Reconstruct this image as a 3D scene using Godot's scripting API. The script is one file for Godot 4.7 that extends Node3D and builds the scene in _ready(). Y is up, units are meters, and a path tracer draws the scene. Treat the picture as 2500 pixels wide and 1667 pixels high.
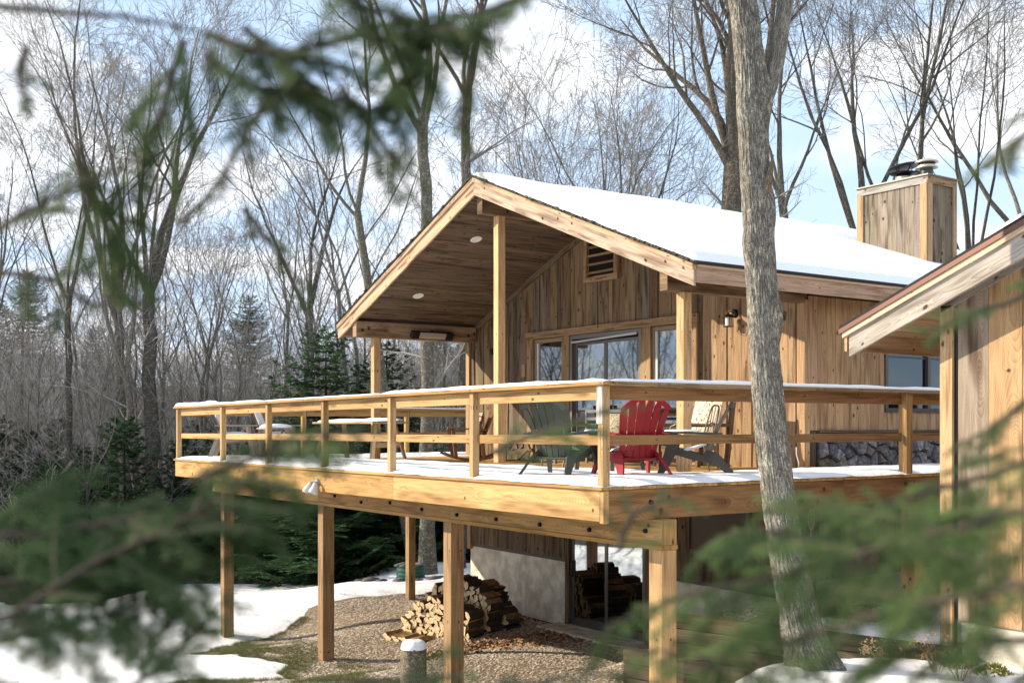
extends Node3D
# A timber house with a snowy deck at the edge of a winter wood. x runs along the ridge, z across the gable, y = 0 is the deck floor.

var rng := RandomNumberGenerator.new()
var noise := FastNoiseLite.new()
var fine := FastNoiseLite.new()
var M := {}

# ---------------------------------------------------------------- mesh collecting
class MB:
	var v := PackedVector3Array()
	var n := PackedVector3Array()
	var uv := PackedVector2Array()
	var c := PackedColorArray()
	var ix := PackedInt32Array()

	func vert(p: Vector3, nn: Vector3, t: Vector2, col: Color) -> int:
		v.append(p); n.append(nn); uv.append(t); c.append(col)
		return v.size() - 1

	func tri(a: int, b: int, d: int) -> void:
		ix.append(a); ix.append(b); ix.append(d)

	# four corners counter-clockwise as seen from outside
	func quad(a: Vector3, b: Vector3, d: Vector3, e: Vector3, col: Color, ua := Vector2.ZERO, ub := Vector2(0, 0), ud := Vector2(0, 0), ue := Vector2(0, 0)) -> void:
		var nn := (b - a).cross(e - a)
		if nn.length_squared() < 1e-14:
			nn = (d - a).cross(e - a)
		nn = nn.normalized()
		var i := v.size()
		vert(a, nn, ua, col); vert(b, nn, ub, col); vert(d, nn, ud, col); vert(e, nn, ue, col)
		tri(i, i + 2, i + 1); tri(i, i + 3, i + 2)

	func tri3(a: Vector3, b: Vector3, d: Vector3, col: Color, ua := Vector2.ZERO, ub := Vector2.ZERO, ud := Vector2.ZERO) -> void:
		var nn := (b - a).cross(d - a).normalized()
		var i := v.size()
		vert(a, nn, ua, col); vert(b, nn, ub, col); vert(d, nn, ud, col)
		tri(i, i + 2, i + 1)

	# a board: the grain of its texture runs along the longest side; strip = which of the eight boards in the texture
	func box(xf: Transform3D, size: Vector3, col := Color.WHITE, strip := 0, off := 0.0, bevel := 0.0) -> void:
		var h := size * 0.5
		var long := 0
		if size.y >= size.x and size.y >= size.z:
			long = 1
		elif size.z >= size.x and size.z >= size.y:
			long = 2
		var ax: Array[Vector3] = [xf.basis.x, xf.basis.y, xf.basis.z]
		for k in 3:
			for s: float in [1.0, -1.0]:
				var i := (k + 1) % 3
				var j := (k + 2) % 3
				var nn: Vector3 = ax[k] * s
				var bi: Vector3 = ax[i] * (h[i] - bevel)
				var bj: Vector3 = ax[j] * (h[j] - bevel) * s
				var o: Vector3 = xf.origin + nn * h[k]
				var u0 := (strip % 8 + 0.03) / 8.0
				var u1 := (strip % 8 + 0.97) / 8.0
				var ts: Array[Vector2] = []
				for q: Array in [[-1.0, -1.0], [1.0, -1.0], [1.0, 1.0], [-1.0, 1.0]]:
					var a: float = q[0]
					var b: float = q[1] * s
					if long == i:
						ts.append(Vector2(lerpf(u0, u1, b * 0.5 + 0.5), a * h[i] / 2.4 + off))
					elif long == j:
						ts.append(Vector2(lerpf(u0, u1, a * 0.5 + 0.5), b * h[j] / 2.4 + off))
					else:
						ts.append(Vector2(lerpf(u0, u1, a * 0.5 + 0.5), b * 0.02 + off))
				quad(o - bi - bj, o + bi - bj, o + bi + bj, o - bi + bj, col, ts[0], ts[1], ts[2], ts[3])
		if bevel > 0.0:
			for k in 3:
				var i := (k + 1) % 3
				var j := (k + 2) % 3
				for si: float in [1.0, -1.0]:
					for sj: float in [1.0, -1.0]:
						var e: Vector3 = ax[k] * (h[k] - bevel)
						var p1: Vector3 = xf.origin + ax[i] * si * h[i] + ax[j] * sj * (h[j] - bevel)
						var p2: Vector3 = xf.origin + ax[i] * si * (h[i] - bevel) + ax[j] * sj * h[j]
						var u := (strip % 8 + 0.5) / 8.0
						var l := h[k] / 2.4
						if si * sj > 0.0:
							quad(p1 - e, p2 - e, p2 + e, p1 + e, col, Vector2(u, off - l), Vector2(u, off - l), Vector2(u, off + l), Vector2(u, off + l))
						else:
							quad(p2 - e, p1 - e, p1 + e, p2 + e, col, Vector2(u, off - l), Vector2(u, off - l), Vector2(u, off + l), Vector2(u, off + l))

	func span(lo: Vector3, hi: Vector3, col := Color.WHITE, strip := 0, off := 0.0, bevel := 0.0) -> void:
		box(Transform3D(Basis(), (lo + hi) * 0.5), (hi - lo).abs(), col, strip, off, bevel)

	# a straight square bar from a to b; w across, h along up
	func bar(a: Vector3, b: Vector3, w: float, h: float, up := Vector3.UP, col := Color.WHITE, strip := 0, off := 0.0, bevel := 0.0) -> void:
		var d := (b - a).normalized()
		var sx := up.cross(d)
		if sx.length() < 0.001:
			sx = Vector3.RIGHT
		sx = sx.normalized()
		var uy := d.cross(sx).normalized()
		box(Transform3D(Basis(sx, uy, d), (a + b) * 0.5), Vector3(w, h, a.distance_to(b)), col, strip, off, bevel)

	# a round tube along points with radii
	func tube(p: PackedVector3Array, r: PackedFloat32Array, sides: int, col: Color, vscale := 1.0, cap := false, col2 := Color(-1, 0, 0)) -> void:
		var m := p.size()
		var up := Vector3(0.31, 0.77, 0.55).normalized()
		var base := v.size()
		var run := 0.0
		for k in m:
			var d := (p[mini(k + 1, m - 1)] - p[maxi(k - 1, 0)]).normalized()
			if absf(up.dot(d)) > 0.95:
				up = Vector3(d.y, d.z, d.x)
			var sx := (up - d * up.dot(d)).normalized()
			up = sx
			var sy := d.cross(sx)
			if k > 0:
				run += p[k].distance_to(p[k - 1])
			var cc := col if col2.r < 0.0 else col.lerp(col2, float(k) / (m - 1))
			for s in sides + 1:
				var a := TAU * s / sides
				var o := sx * cos(a) + sy * sin(a)
				vert(p[k] + o * r[k], o, Vector2(float(s) / sides, run * vscale), cc)
		var w := sides + 1
		for k in m - 1:
			for s in sides:
				var a := base + k * w + s
				tri(a, a + w + 1, a + 1)
				tri(a, a + w, a + w + 1)
		if cap:
			for e in 2:
				var k := 0 if e == 0 else m - 1
				var d := (p[1] - p[0]).normalized() * -1.0 if e == 0 else (p[m - 1] - p[m - 2]).normalized()
				var ci := vert(p[k], d, Vector2(0.5, 0.5), col)
				var first := v.size()
				for s in sides:
					vert(v[base + k * w + s], d, Vector2(0.5 + 0.5 * cos(TAU * s / sides), 0.5 + 0.5 * sin(TAU * s / sides)), col)
				for s in sides:
					var s2 := (s + 1) % sides
					if e == 0:
						tri(ci, first + s, first + s2)
					else:
						tri(ci, first + s2, first + s)

	# a flat section (half width vectors x, half thickness vectors y) swept along points
	func ribbon(p: PackedVector3Array, x: PackedVector3Array, y: PackedVector3Array, col: Color, strip := 0, off := 0.0) -> void:
		var m := p.size()
		var u0 := (strip % 8 + 0.03) / 8.0
		var u1 := (strip % 8 + 0.97) / 8.0
		var run := off
		for k in m - 1:
			var nx := run + p[k].distance_to(p[k + 1]) / 2.4
			var a := [p[k] - x[k] - y[k], p[k] + x[k] - y[k], p[k] + x[k] + y[k], p[k] - x[k] + y[k]]
			var b := [p[k + 1] - x[k + 1] - y[k + 1], p[k + 1] + x[k + 1] - y[k + 1], p[k + 1] + x[k + 1] + y[k + 1], p[k + 1] - x[k + 1] + y[k + 1]]
			for s in 4:
				var t := (s + 1) % 4
				var ul := u0 if s == 0 or s == 3 else u1
				var ur := u1 if s < 2 else u0
				quad(a[s], a[t], b[t], b[s], col, Vector2(ul, run), Vector2(ur, run), Vector2(ur, nx), Vector2(ul, nx))
			run = nx
			if k == 0:
				quad(a[3], a[2], a[1], a[0], col, Vector2(u0, run), Vector2(u1, run), Vector2(u1, run), Vector2(u0, run))
			if k == m - 2:
				quad(b[0], b[1], b[2], b[3], col, Vector2(u0, run), Vector2(u1, run), Vector2(u1, run), Vector2(u0, run))

	# a solid of revolution round y; profile points (radius, height) from bottom to top
	func lathe(o: Vector3, prof: Array, sides: int, col: Color) -> void:
		for k in prof.size() - 1:
			var a: Vector2 = prof[k]
			var b: Vector2 = prof[k + 1]
			var t := Vector2(b.y - a.y, a.x - b.x).normalized()
			var base := v.size()
			for s in sides + 1:
				var w := TAU * s / sides
				var d := Vector3(cos(w), 0, sin(w))
				var nn := (d * t.x + Vector3.UP * t.y).normalized()
				vert(o + d * a.x + Vector3.UP * a.y, nn, Vector2(float(s) / sides, a.y), col)
				vert(o + d * b.x + Vector3.UP * b.y, nn, Vector2(float(s) / sides, b.y), col)
			for s in sides:
				var i := base + s * 2
				tri(i, i + 2, i + 3)
				tri(i, i + 3, i + 1)

	# a flat outline (counter-clockwise in the plane of ex, ey) extruded by depth along ex x ey, front edge drawn in by inset
	func prism(outline: PackedVector2Array, o: Vector3, ex: Vector3, ey: Vector3, depth: float, col: Color, inset := 0.0, ends := Color(-1, 0, 0)) -> void:
		var nz := ex.cross(ey).normalized()
		var m := outline.size()
		var mid := Vector2.ZERO
		for q in outline:
			mid += q / m
		var f: Array[Vector3] = []
		var b: Array[Vector3] = []
		for q in outline:
			var t := q + (mid - q).normalized() * minf(inset, (mid - q).length() * 0.5)
			f.append(o + ex * t.x + ey * t.y + nz * depth)
			b.append(o + ex * q.x + ey * q.y)
		var ec := col if ends.r < 0.0 else ends
		var tris := Geometry2D.triangulate_polygon(outline)
		var i0 := v.size()
		for k in m:
			vert(f[k], nz, outline[k], ec)
		var i1 := v.size()
		for k in m:
			vert(b[k], -nz, outline[k], ec)
		for k in range(0, tris.size(), 3):
			var pa := outline[tris[k]]
			var pb := outline[tris[k + 1]]
			var pc := outline[tris[k + 2]]
			var ccw := (pb - pa).cross(pc - pa) > 0.0
			var t1 := tris[k + 1] if ccw else tris[k + 2]
			var t2 := tris[k + 2] if ccw else tris[k + 1]
			tri(i0 + tris[k], i0 + t2, i0 + t1)
			tri(i1 + tris[k], i1 + t1, i1 + t2)
		for k in m:
			var k2 := (k + 1) % m
			quad(b[k], b[k2], f[k2], f[k], col, Vector2(0, k * 0.1), Vector2(0, k * 0.1 + 0.1), Vector2(0.1, k * 0.1 + 0.1), Vector2(0.1, k * 0.1))

	func mesh() -> ArrayMesh:
		var a := []
		a.resize(Mesh.ARRAY_MAX)
		a[Mesh.ARRAY_VERTEX] = v
		a[Mesh.ARRAY_NORMAL] = n
		a[Mesh.ARRAY_TEX_UV] = uv
		a[Mesh.ARRAY_COLOR] = c
		a[Mesh.ARRAY_INDEX] = ix
		var m := ArrayMesh.new()
		m.add_surface_from_arrays(Mesh.PRIMITIVE_TRIANGLES, a)
		return m

# ---------------------------------------------------------------- objects
func tag(o: Node, label: String, category: String, group := "", kind := "") -> Node:
	if label: o.set_meta("label", label)
	if category: o.set_meta("category", category)
	if group: o.set_meta("group", group)
	if kind: o.set_meta("kind", kind)
	return o

func thing(called: String, label: String, category: String, at := Vector3.ZERO, turn := 0.0, group := "") -> Node3D:
	var o := Node3D.new()
	o.name = called
	add_child(o, true)
	o.position = at
	o.rotation.y = turn
	tag(o, label, category, group)
	return o

func part(parent: Node, called: String, m: Mesh, mat: Material) -> MeshInstance3D:
	var o := MeshInstance3D.new()
	o.name = called
	o.mesh = m
	o.material_override = mat
	parent.add_child(o, true)
	return o

func put(parent: Node, called: String, b: MB, mat: Material) -> MeshInstance3D:
	return part(parent, called, b.mesh(), mat)

func copy(o: Node3D, at: Vector3, turn := 0.0, size := 1.0, label := "") -> Node3D:
	var d := o.duplicate() as Node3D
	d.name = String(o.name).rstrip("0123456789")
	add_child(d, true)
	d.position = at
	d.rotation.y = turn
	d.scale = Vector3.ONE * size
	if label: d.set_meta("label", label)
	return d

func scatter(called: String, m: Mesh, mat: Material, xf: Array, cols: Array = []) -> MultiMeshInstance3D:
	var mm := MultiMesh.new()
	mm.transform_format = MultiMesh.TRANSFORM_3D
	mm.use_colors = cols.size() > 0
	mm.mesh = m
	mm.instance_count = xf.size()
	for i in xf.size():
		mm.set_instance_transform(i, xf[i])
		if cols.size():
			mm.set_instance_color(i, cols[i])
	var o := MultiMeshInstance3D.new()
	o.name = called
	o.multimesh = mm
	o.material_override = mat
	add_child(o, true)
	o.set_meta("kind", "stuff")
	return o

# some boards have greyed more than others
func weather(c: Color, most := 0.2) -> Color:
	var g := (c.r + c.g + c.b) / 3.0
	return vary(c.lerp(Color(g * 1.08, g, g * 0.9), rng.randf() * most), 0.1)

func rr(a: float, b: float) -> float:
	return rng.randf_range(a, b)

func vary(c: Color, amount: float) -> Color:
	var k := 1.0 + rr(-amount, amount)
	return Color(c.r * k, c.g * k * (1.0 + rr(-0.03, 0.03)), c.b * k * (1.0 + rr(-0.06, 0.06)))

# one plank between two corners, as a part
func plank(parent: Node, called: String, lo: Vector3, hi: Vector3, mat: Material, col: Color, bevel := 0.0) -> MeshInstance3D:
	var b := MB.new()
	b.span(lo, hi, col, rng.randi() % 8, rng.randf(), bevel)
	return put(parent, called, b, mat)

func beam(parent: Node, called: String, a: Vector3, b: Vector3, w: float, h: float, mat: Material, col: Color, up := Vector3.UP, bevel := 0.0) -> MeshInstance3D:
	var m := MB.new()
	m.bar(a, b, w, h, up, col, rng.randi() % 8, rng.randf(), bevel)
	return put(parent, called, m, mat)

# ---------------------------------------------------------------- textures and materials
func seamless(freq: float, w: int, h: int, seed_: int, type := FastNoiseLite.TYPE_SIMPLEX_SMOOTH, oct := 3) -> PackedByteArray:
	var f := FastNoiseLite.new()
	f.seed = seed_
	f.noise_type = type
	f.frequency = freq
	f.fractal_octaves = oct
	var im := f.get_seamless_image(w, h)
	im.convert(Image.FORMAT_L8)
	return im.get_data()

# eight sawn boards side by side, 0.19 m wide and 2.4 m long: growth rings, knots, streaks
func wood_texture(seed_: int, knots: int, streak: float, ring: float) -> ImageTexture:
	var w := 768
	var h := 1024
	var sw := 96
	var r := RandomNumberGenerator.new()
	r.seed = seed_
	var fib := FastNoiseLite.new()
	fib.seed = seed_ + 1
	fib.frequency = 0.06
	fib.fractal_octaves = 3
	var im := fib.get_seamless_image(w, 64)
	im.convert(Image.FORMAT_L8)
	im.resize(w, h, Image.INTERPOLATE_BILINEAR)
	var fibre := im.get_data()
	fib.frequency = 0.012
	fib.seed = seed_ + 2
	im = fib.get_seamless_image(w, 128)
	im.convert(Image.FORMAT_L8)
	im.resize(w, h, Image.INTERPOLATE_BILINEAR)
	var stain := im.get_data()
	var warp := seamless(0.006, w, h, seed_ + 3)
	var out := PackedByteArray()
	out.resize(w * h * 3)
	for s in 8:
		var cx := r.randf_range(-0.06, 0.06)
		var d0 := r.randf_range(0.03, 0.09)
		var da := r.randf_range(0.01, 0.05)
		var p1 := r.randf() * TAU
		var tone := r.randf_range(0.9, 1.06)
		var kn := []
		for k in r.randi_range(maxi(knots - 1, 0), knots + 1):
			kn.append([r.randf_range(0.15, 0.85) * 0.19, r.randf() * 2.4, r.randf_range(0.007, 0.016)])
		for y in h:
			var py := y * 2.4 / h
			var dd := d0 + da * sin(TAU * y / h + p1) + da * 0.5 * sin(2.0 * TAU * y / h + p1 * 2.3)
			var near := []
			for k in kn:
				var dy := absf(py - k[1])
				dy = minf(dy, 2.4 - dy)
				if dy < 0.12:
					near.append([k[0], dy, k[2]])
			for x in sw:
				var i := y * w + s * sw + x
				var px := x * 0.19 / sw
				var ex := px - 0.095 - cx + (warp[i] - 128) * 0.00016
				var rad := sqrt(ex * ex + dd * dd)
				var dark := 0.0
				for k: Array in near:
					var kx: float = px - k[0]
					var ky: float = k[1]
					var q: float = kx * kx + ky * ky * 0.45
					var kr: float = k[2]
					rad += kr * 1.6 * exp(-q / (kr * kr * 7.0))
					if q < kr * kr:
						dark = maxf(dark, 0.55 + 0.25 * sqrt(q) / kr)
					elif q < kr * kr * 3.2:
						dark = maxf(dark, 0.34 * (1.0 - (sqrt(q) - kr) / (kr * 0.8)))
				var t := rad * 130.0
				t -= floorf(t)
				t = t * t * t
				var f := fibre[i] / 255.0 - 0.5
				var st := stain[i] / 255.0 - 0.5
				var g := tone * (1.0 - ring * t - 0.26 * f - streak * maxf(st * 2.0 - 0.05, 0.0) - dark * 0.8) + streak * 0.25 * maxf(-st, 0.0)
				g = clampf(g, 0.06, 1.1)
				var red := 1.0 - g
				out[i * 3] = int(clampf(232.0 * (g + red * 0.1), 0, 255))
				out[i * 3 + 1] = int(clampf(232.0 * (g - red * 0.02), 0, 255))
				out[i * 3 + 2] = int(clampf(232.0 * (g - red * 0.10), 0, 255))
	return ImageTexture.create_from_image(Image.create_from_data(w, h, false, Image.FORMAT_RGB8, out))

# ridged bark: dark furrows between pale plates
func bark_texture(seed_: int, furrow: float, lichen: float) -> ImageTexture:
	var w := 512
	var h := 1024
	var f := FastNoiseLite.new()
	f.seed = seed_
	f.noise_type = FastNoiseLite.TYPE_CELLULAR
	f.cellular_return_type = FastNoiseLite.RETURN_DISTANCE2_SUB
	f.frequency = 0.1
	f.fractal_octaves = 2
	f.domain_warp_enabled = true
	f.domain_warp_amplitude = 14.0
	f.domain_warp_frequency = 0.02
	var im := f.get_seamless_image(w, 256)
	im.convert(Image.FORMAT_L8)
	im.resize(w, h, Image.INTERPOLATE_CUBIC)
	var cell := im.get_data()
	var spots := seamless(0.012, w, h, seed_ + 5, FastNoiseLite.TYPE_SIMPLEX_SMOOTH, 4)
	var grit := seamless(0.12, w, h, seed_ + 6, FastNoiseLite.TYPE_SIMPLEX_SMOOTH, 3)
	var out := PackedByteArray()
	out.resize(w * h * 3)
	for i in w * h:
		var ridge := smoothstep(0.05, 0.55, cell[i] / 255.0)
		var g := lerpf(1.0 - furrow, 1.0, ridge) * (0.8 + 0.4 * (grit[i] / 255.0 - 0.5) * 1.4 + 0.2 * (spots[i] / 255.0))
		var li := lichen * smoothstep(0.56, 0.68, spots[i] / 255.0) * (0.5 + grit[i] / 255.0)
		out[i * 3] = int(clampf(200.0 * g * (1.0 + li * 0.45), 0, 255))
		out[i * 3 + 1] = int(clampf(195.0 * g * (1.0 + li * 0.55), 0, 255))
		out[i * 3 + 2] = int(clampf(185.0 * g * (1.0 + li * 0.42), 0, 255))
	return ImageTexture.create_from_image(Image.create_from_data(w, h, false, Image.FORMAT_RGB8, out))

# mottled ground, concrete, leaf litter: two colours mixed by noise with grit
func mottled(seed_: int, a: Color, b: Color, freq: float, grit_amount: float, contrast := 1.6) -> ImageTexture:
	var w := 512
	var big := seamless(freq, w, w, seed_, FastNoiseLite.TYPE_SIMPLEX_SMOOTH, 5)
	var grit := seamless(0.2, w, w, seed_ + 1, FastNoiseLite.TYPE_SIMPLEX_SMOOTH, 2)
	var out := PackedByteArray()
	out.resize(w * w * 3)
	for i in w * w:
		var k := clampf((big[i] / 255.0 - 0.5) * contrast + 0.5, 0.0, 1.0)
		var g := 1.0 + (grit[i] / 255.0 - 0.5) * 2.0 * grit_amount
		out[i * 3] = int(clampf(255.0 * lerpf(a.r, b.r, k) * g, 0, 255))
		out[i * 3 + 1] = int(clampf(255.0 * lerpf(a.g, b.g, k) * g, 0, 255))
		out[i * 3 + 2] = int(clampf(255.0 * lerpf(a.b, b.b, k) * g, 0, 255))
	return ImageTexture.create_from_image(Image.create_from_data(w, w, false, Image.FORMAT_RGB8, out))

func mat(called: String, col: Color, rough := 0.8, tex: Texture2D = null, bump := 0.0, tint := true) -> StandardMaterial3D:
	var m := StandardMaterial3D.new()
	m.resource_name = called
	m.albedo_color = col.linear_to_srgb()
	m.roughness = rough
	m.vertex_color_use_as_albedo = tint
	m.metallic_specular = 0.35
	if tex:
		m.albedo_texture = tex
		if bump > 0.0:
			m.heightmap_enabled = true
			m.heightmap_texture = tex
			m.heightmap_scale = bump
	M[called] = m
	return m

func tile(m: StandardMaterial3D, metres: float) -> StandardMaterial3D:
	m.uv1_triplanar = true
	m.uv1_world_triplanar = true
	m.uv1_scale = Vector3.ONE / metres
	return m

func materials() -> void:
	var clean := wood_texture(11, 1, 0.34, 0.17)
	var worn := wood_texture(23, 3, 0.42, 0.18)
	mat("lumber", Color(1, 1, 1), 0.75, clean, 0.12)
	mat("worn_wood", Color(1, 1, 1), 0.85, worn, 0.25)
	mat("bark", Color(1, 1, 1), 0.95, bark_texture(5, 0.38, 0.35), 1.2)
	mat("fissured_bark", Color(1, 1, 1), 0.95, bark_texture(15, 0.36, 0.15), 0.6)
	mat("twig", Color(1, 1, 1), 0.85)
	mat("plain", Color(1, 1, 1), 0.6)
	mat("plastic", Color(1, 1, 1), 0.42)
	mat("metal", Color(1, 1, 1), 0.4).metallic = 0.6
	mat("cloth", Color(1, 1, 1), 0.95)
	var snow := mat("snow", Color(0.86, 0.87, 0.88), 0.6, null, 0.0, false)
	var sn := NoiseTexture2D.new()
	sn.width = 512
	sn.height = 512
	sn.seamless = true
	var fn := FastNoiseLite.new()
	fn.seed = 8
	fn.frequency = 0.02
	fn.fractal_octaves = 5
	sn.noise = fn
	snow.heightmap_enabled = true
	snow.heightmap_texture = sn
	snow.heightmap_scale = 1.0
	tile(snow, 1.3)
	tile(mat("leaf_litter", Color(1, 1, 1), 0.95, mottled(31, Color(0.17, 0.14, 0.11), Color(0.33, 0.29, 0.24), 0.03, 0.5), 2.0, false), 2.2)
	tile(mat("gravel", Color(1, 1, 1), 0.95, mottled(41, Color(0.47, 0.40, 0.32), Color(0.66, 0.58, 0.48), 0.05, 0.55), 2.0, false), 0.9)
	tile(mat("concrete", Color(1, 1, 1), 0.9, mottled(51, Color(0.72, 0.70, 0.645), Color(0.86, 0.84, 0.78), 0.014, 0.10, 1.8), 0.3, false), 2.4)
	tile(mat("stone", Color(1, 1, 1), 0.85, mottled(61, Color(0.62, 0.62, 0.64), Color(0.95, 0.94, 0.93), 0.02, 0.12, 1.8), 0.6), 0.8)
	mat("pebble", Color(1, 1, 1), 0.9)
	var leaf := mat("needle", Color(1, 1, 1), 0.8)
	leaf.backlight_enabled = true
	leaf.backlight = Color(0.5, 0.5, 0.5)
	mat("shingle", Color(0.035, 0.03, 0.028), 0.95, null, 0.0, false)
	var g := mat("window_glass", Color(0.30, 0.32, 0.33), 0.02, null, 0.0, false)  # low-emissivity coated panes: a third of the light comes back
	g.metallic = 1.0
	var dg := mat("darkened_screen_glass", Color(0.10, 0.12, 0.13), 0.05, null, 0.0, false)  # insect screen, with dark reflections also put into the pane colour
	dg.metallic = 1.0
	mat("frosted", Color(0.7, 0.7, 0.62), 0.4, null, 0.0, false)

# ---------------------------------------------------------------- the lie of the land
const LAND := [
	[0, 0, -1.0], [-7, 0, -1.3], [4, -4, -1.15], [7.4, -6.2, -1.53], [6.3, -7.6, -2.15], [6.9, -8.7, -2.5], [7.6, -8.7, -2.3], [9.3, -8.6, -1.5], [9.4, -5.5, -1.6], [14, -7, -1.4],
	[12, -9, -1.8], [11.6, -12, -3.02], [10.2, -10.9, -2.95], [7.4, -12.4, -2.95], [5, -10, -2.6], [4, -14, -3.1], [7.4, -16.4, -3.22], [12.1, -15, -3.08], [12.1, -19, -3.07],
	[7.4, -20.9, -3.62], [11.8, -20.9, -3.2], [12.2, -29, -3.85], [5.5, -33.5, -4.4], [16.5, -26.3, -3.25], [21, -22, -2.8], [1, -22, -4.1], [-9, -30, -5.0], [3, -27, -4.2], [25, -8, -1.2], [9, -2, -1.2],
]

func land(x: float, z: float) -> float:
	var sum := 0.0
	var tot := 0.0
	for p in LAND:
		var dx: float = x - p[0]
		var dz: float = z - p[1]
		var w := 1.0 / (dx * dx + dz * dz + 0.35)
		w *= w
		sum += w * p[2]
		tot += w
	var y := sum / tot
	var out := x * 0.565 - z * 0.825  # metres away from where the photographer stands
	if out > 38.0:
		y += 8.5 * smoothstep(38.0, 170.0, out) + noise.get_noise_2d(x * 1.5, z * 1.5) * 1.4 * smoothstep(38.0, 70.0, out)
	return y

# how far snow stands above the ground; below zero where the ground is bare
func snow_depth(x: float, z: float) -> float:
	var n1 := noise.get_noise_2d(x * 9.0, z * 9.0)
	var n2 := fine.get_noise_2d(x * 14.0, z * 14.0)
	var t := 0.07 + 0.02 * n1 + 0.012 * n2
	# bare gravel under and before the deck, a long tongue from the house corner towards the camera
	var edge := Geometry2D.get_closest_point_to_segment(Vector2(x, z), Vector2(9.6, -14.5), Vector2(11.0, -18.5))
	var d1 := Vector2(x, z).distance_to(edge) - 3.2
	edge = Geometry2D.get_closest_point_to_segment(Vector2(x, z), Vector2(5.0, -12.0), Vector2(9.8, -11.5))
	var d2 := Vector2(x, z).distance_to(edge) - 3.4
	edge = Geometry2D.get_closest_point_to_segment(Vector2(x, z), Vector2(8.9, -18.3), Vector2(11.2, -18.7))
	var d3 := Vector2(x, z).distance_to(edge) - 2.45
	var d := minf(minf(d1, d2), d3) + n1 * 0.5 + n2 * 0.12
	t = minf(t, d * 0.16 - 0.02)
	# bare under the house and round the trunk's downhill side
	if x > 11.9 and z > -19.3 and z < -10.2:
		t = -0.05
	# the wood's edge
	var out := x * 0.565 - z * 0.825
	t = minf(t, (30.6 + n1 * 0.7 - out) * 0.12)
	return clampf(t, -0.08, 0.11)

func grid(called: String, nx: int, nz: int, fx: Callable, fz: Callable, fy: Callable, m: Material, label: String, kind: String) -> MeshInstance3D:
	var b := MB.new()
	var xs := PackedFloat32Array()
	var zs := PackedFloat32Array()
	for i in nx + 1:
		xs.append(fx.call(float(i) / nx))
	for j in nz + 1:
		zs.append(fz.call(float(j) / nz))
	var ys := PackedFloat32Array()
	for j in nz + 1:
		for i in nx + 1:
			ys.append(fy.call(xs[i], zs[j]))
	for j in nz + 1:
		for i in nx + 1:
			var k := j * (nx + 1) + i
			var i0 := maxi(i - 1, 0)
			var i1 := mini(i + 1, nx)
			var j0 := maxi(j - 1, 0)
			var j1 := mini(j + 1, nz)
			var sx := (ys[j * (nx + 1) + i1] - ys[j * (nx + 1) + i0]) / (xs[i1] - xs[i0])
			var sz := (ys[j1 * (nx + 1) + i] - ys[j0 * (nx + 1) + i]) / (zs[j1] - zs[j0])
			b.vert(Vector3(xs[i], ys[k], zs[j]), Vector3(-sx, 1, -sz).normalized(), Vector2(xs[i], zs[j]), Color.WHITE)
	for j in nz:
		for i in nx:
			var a := j * (nx + 1) + i
			var w := nx + 1
			b.tri(a, a + 1, a + w + 1)
			b.tri(a, a + w + 1, a + w)
	var o := put(self, called, b, m)
	tag(o, label, "", "", kind)
	return o

func setting() -> void:
	grid("ground", 190, 190, func(u: float) -> float: return 9.0 + 6.0 * sinh(8.8 * (u - 0.5)), func(u: float) -> float: return -17.0 + 6.0 * sinh(8.8 * (u - 0.5)), land, M.leaf_litter, "brown ground of leaf litter under the bare wood", "structure")
	grid("gravel_yard", 90, 90, func(u: float) -> float: return lerpf(0.0, 14.5, u), func(u: float) -> float: return lerpf(-23.5, -5.0, u),
		func(x: float, z: float) -> float: return land(x, z) + clampf(0.02 - snow_depth(x, z) * 0.5, -0.06, 0.012) - (0.06 if x > 12.0 else 0.0), M.gravel, "tan gravel yard below the deck", "structure")
	grid("snow_field", 240, 270, func(u: float) -> float: return lerpf(-10.0, 22.0, u), func(u: float) -> float: return lerpf(-36.0, 0.0, u),
		func(x: float, z: float) -> float: return land(x, z) + snow_depth(x, z), M.snow, "white snow lying on the lawn round the deck", "structure")

# ---------------------------------------------------------------- the house
const RIDGE_Z := -14.6
const RIDGE_Y := 4.55
const PITCH := 0.394
const GABLE_X := 12.05
const SIDE_Z := -10.32
const FAR_Z := -19.2
const END_X := 21.0
const TAN := Color(0.53, 0.345, 0.19)
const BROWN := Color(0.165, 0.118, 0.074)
const FASCIA := Color(0.66, 0.46, 0.30)
const GREYED := Color(0.46, 0.425, 0.375)
const GOLD := Color(0.54, 0.318, 0.108)

func roof_y(z: float) -> float:
	return RIDGE_Y - PITCH * absf(z - RIDGE_Z)

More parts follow.
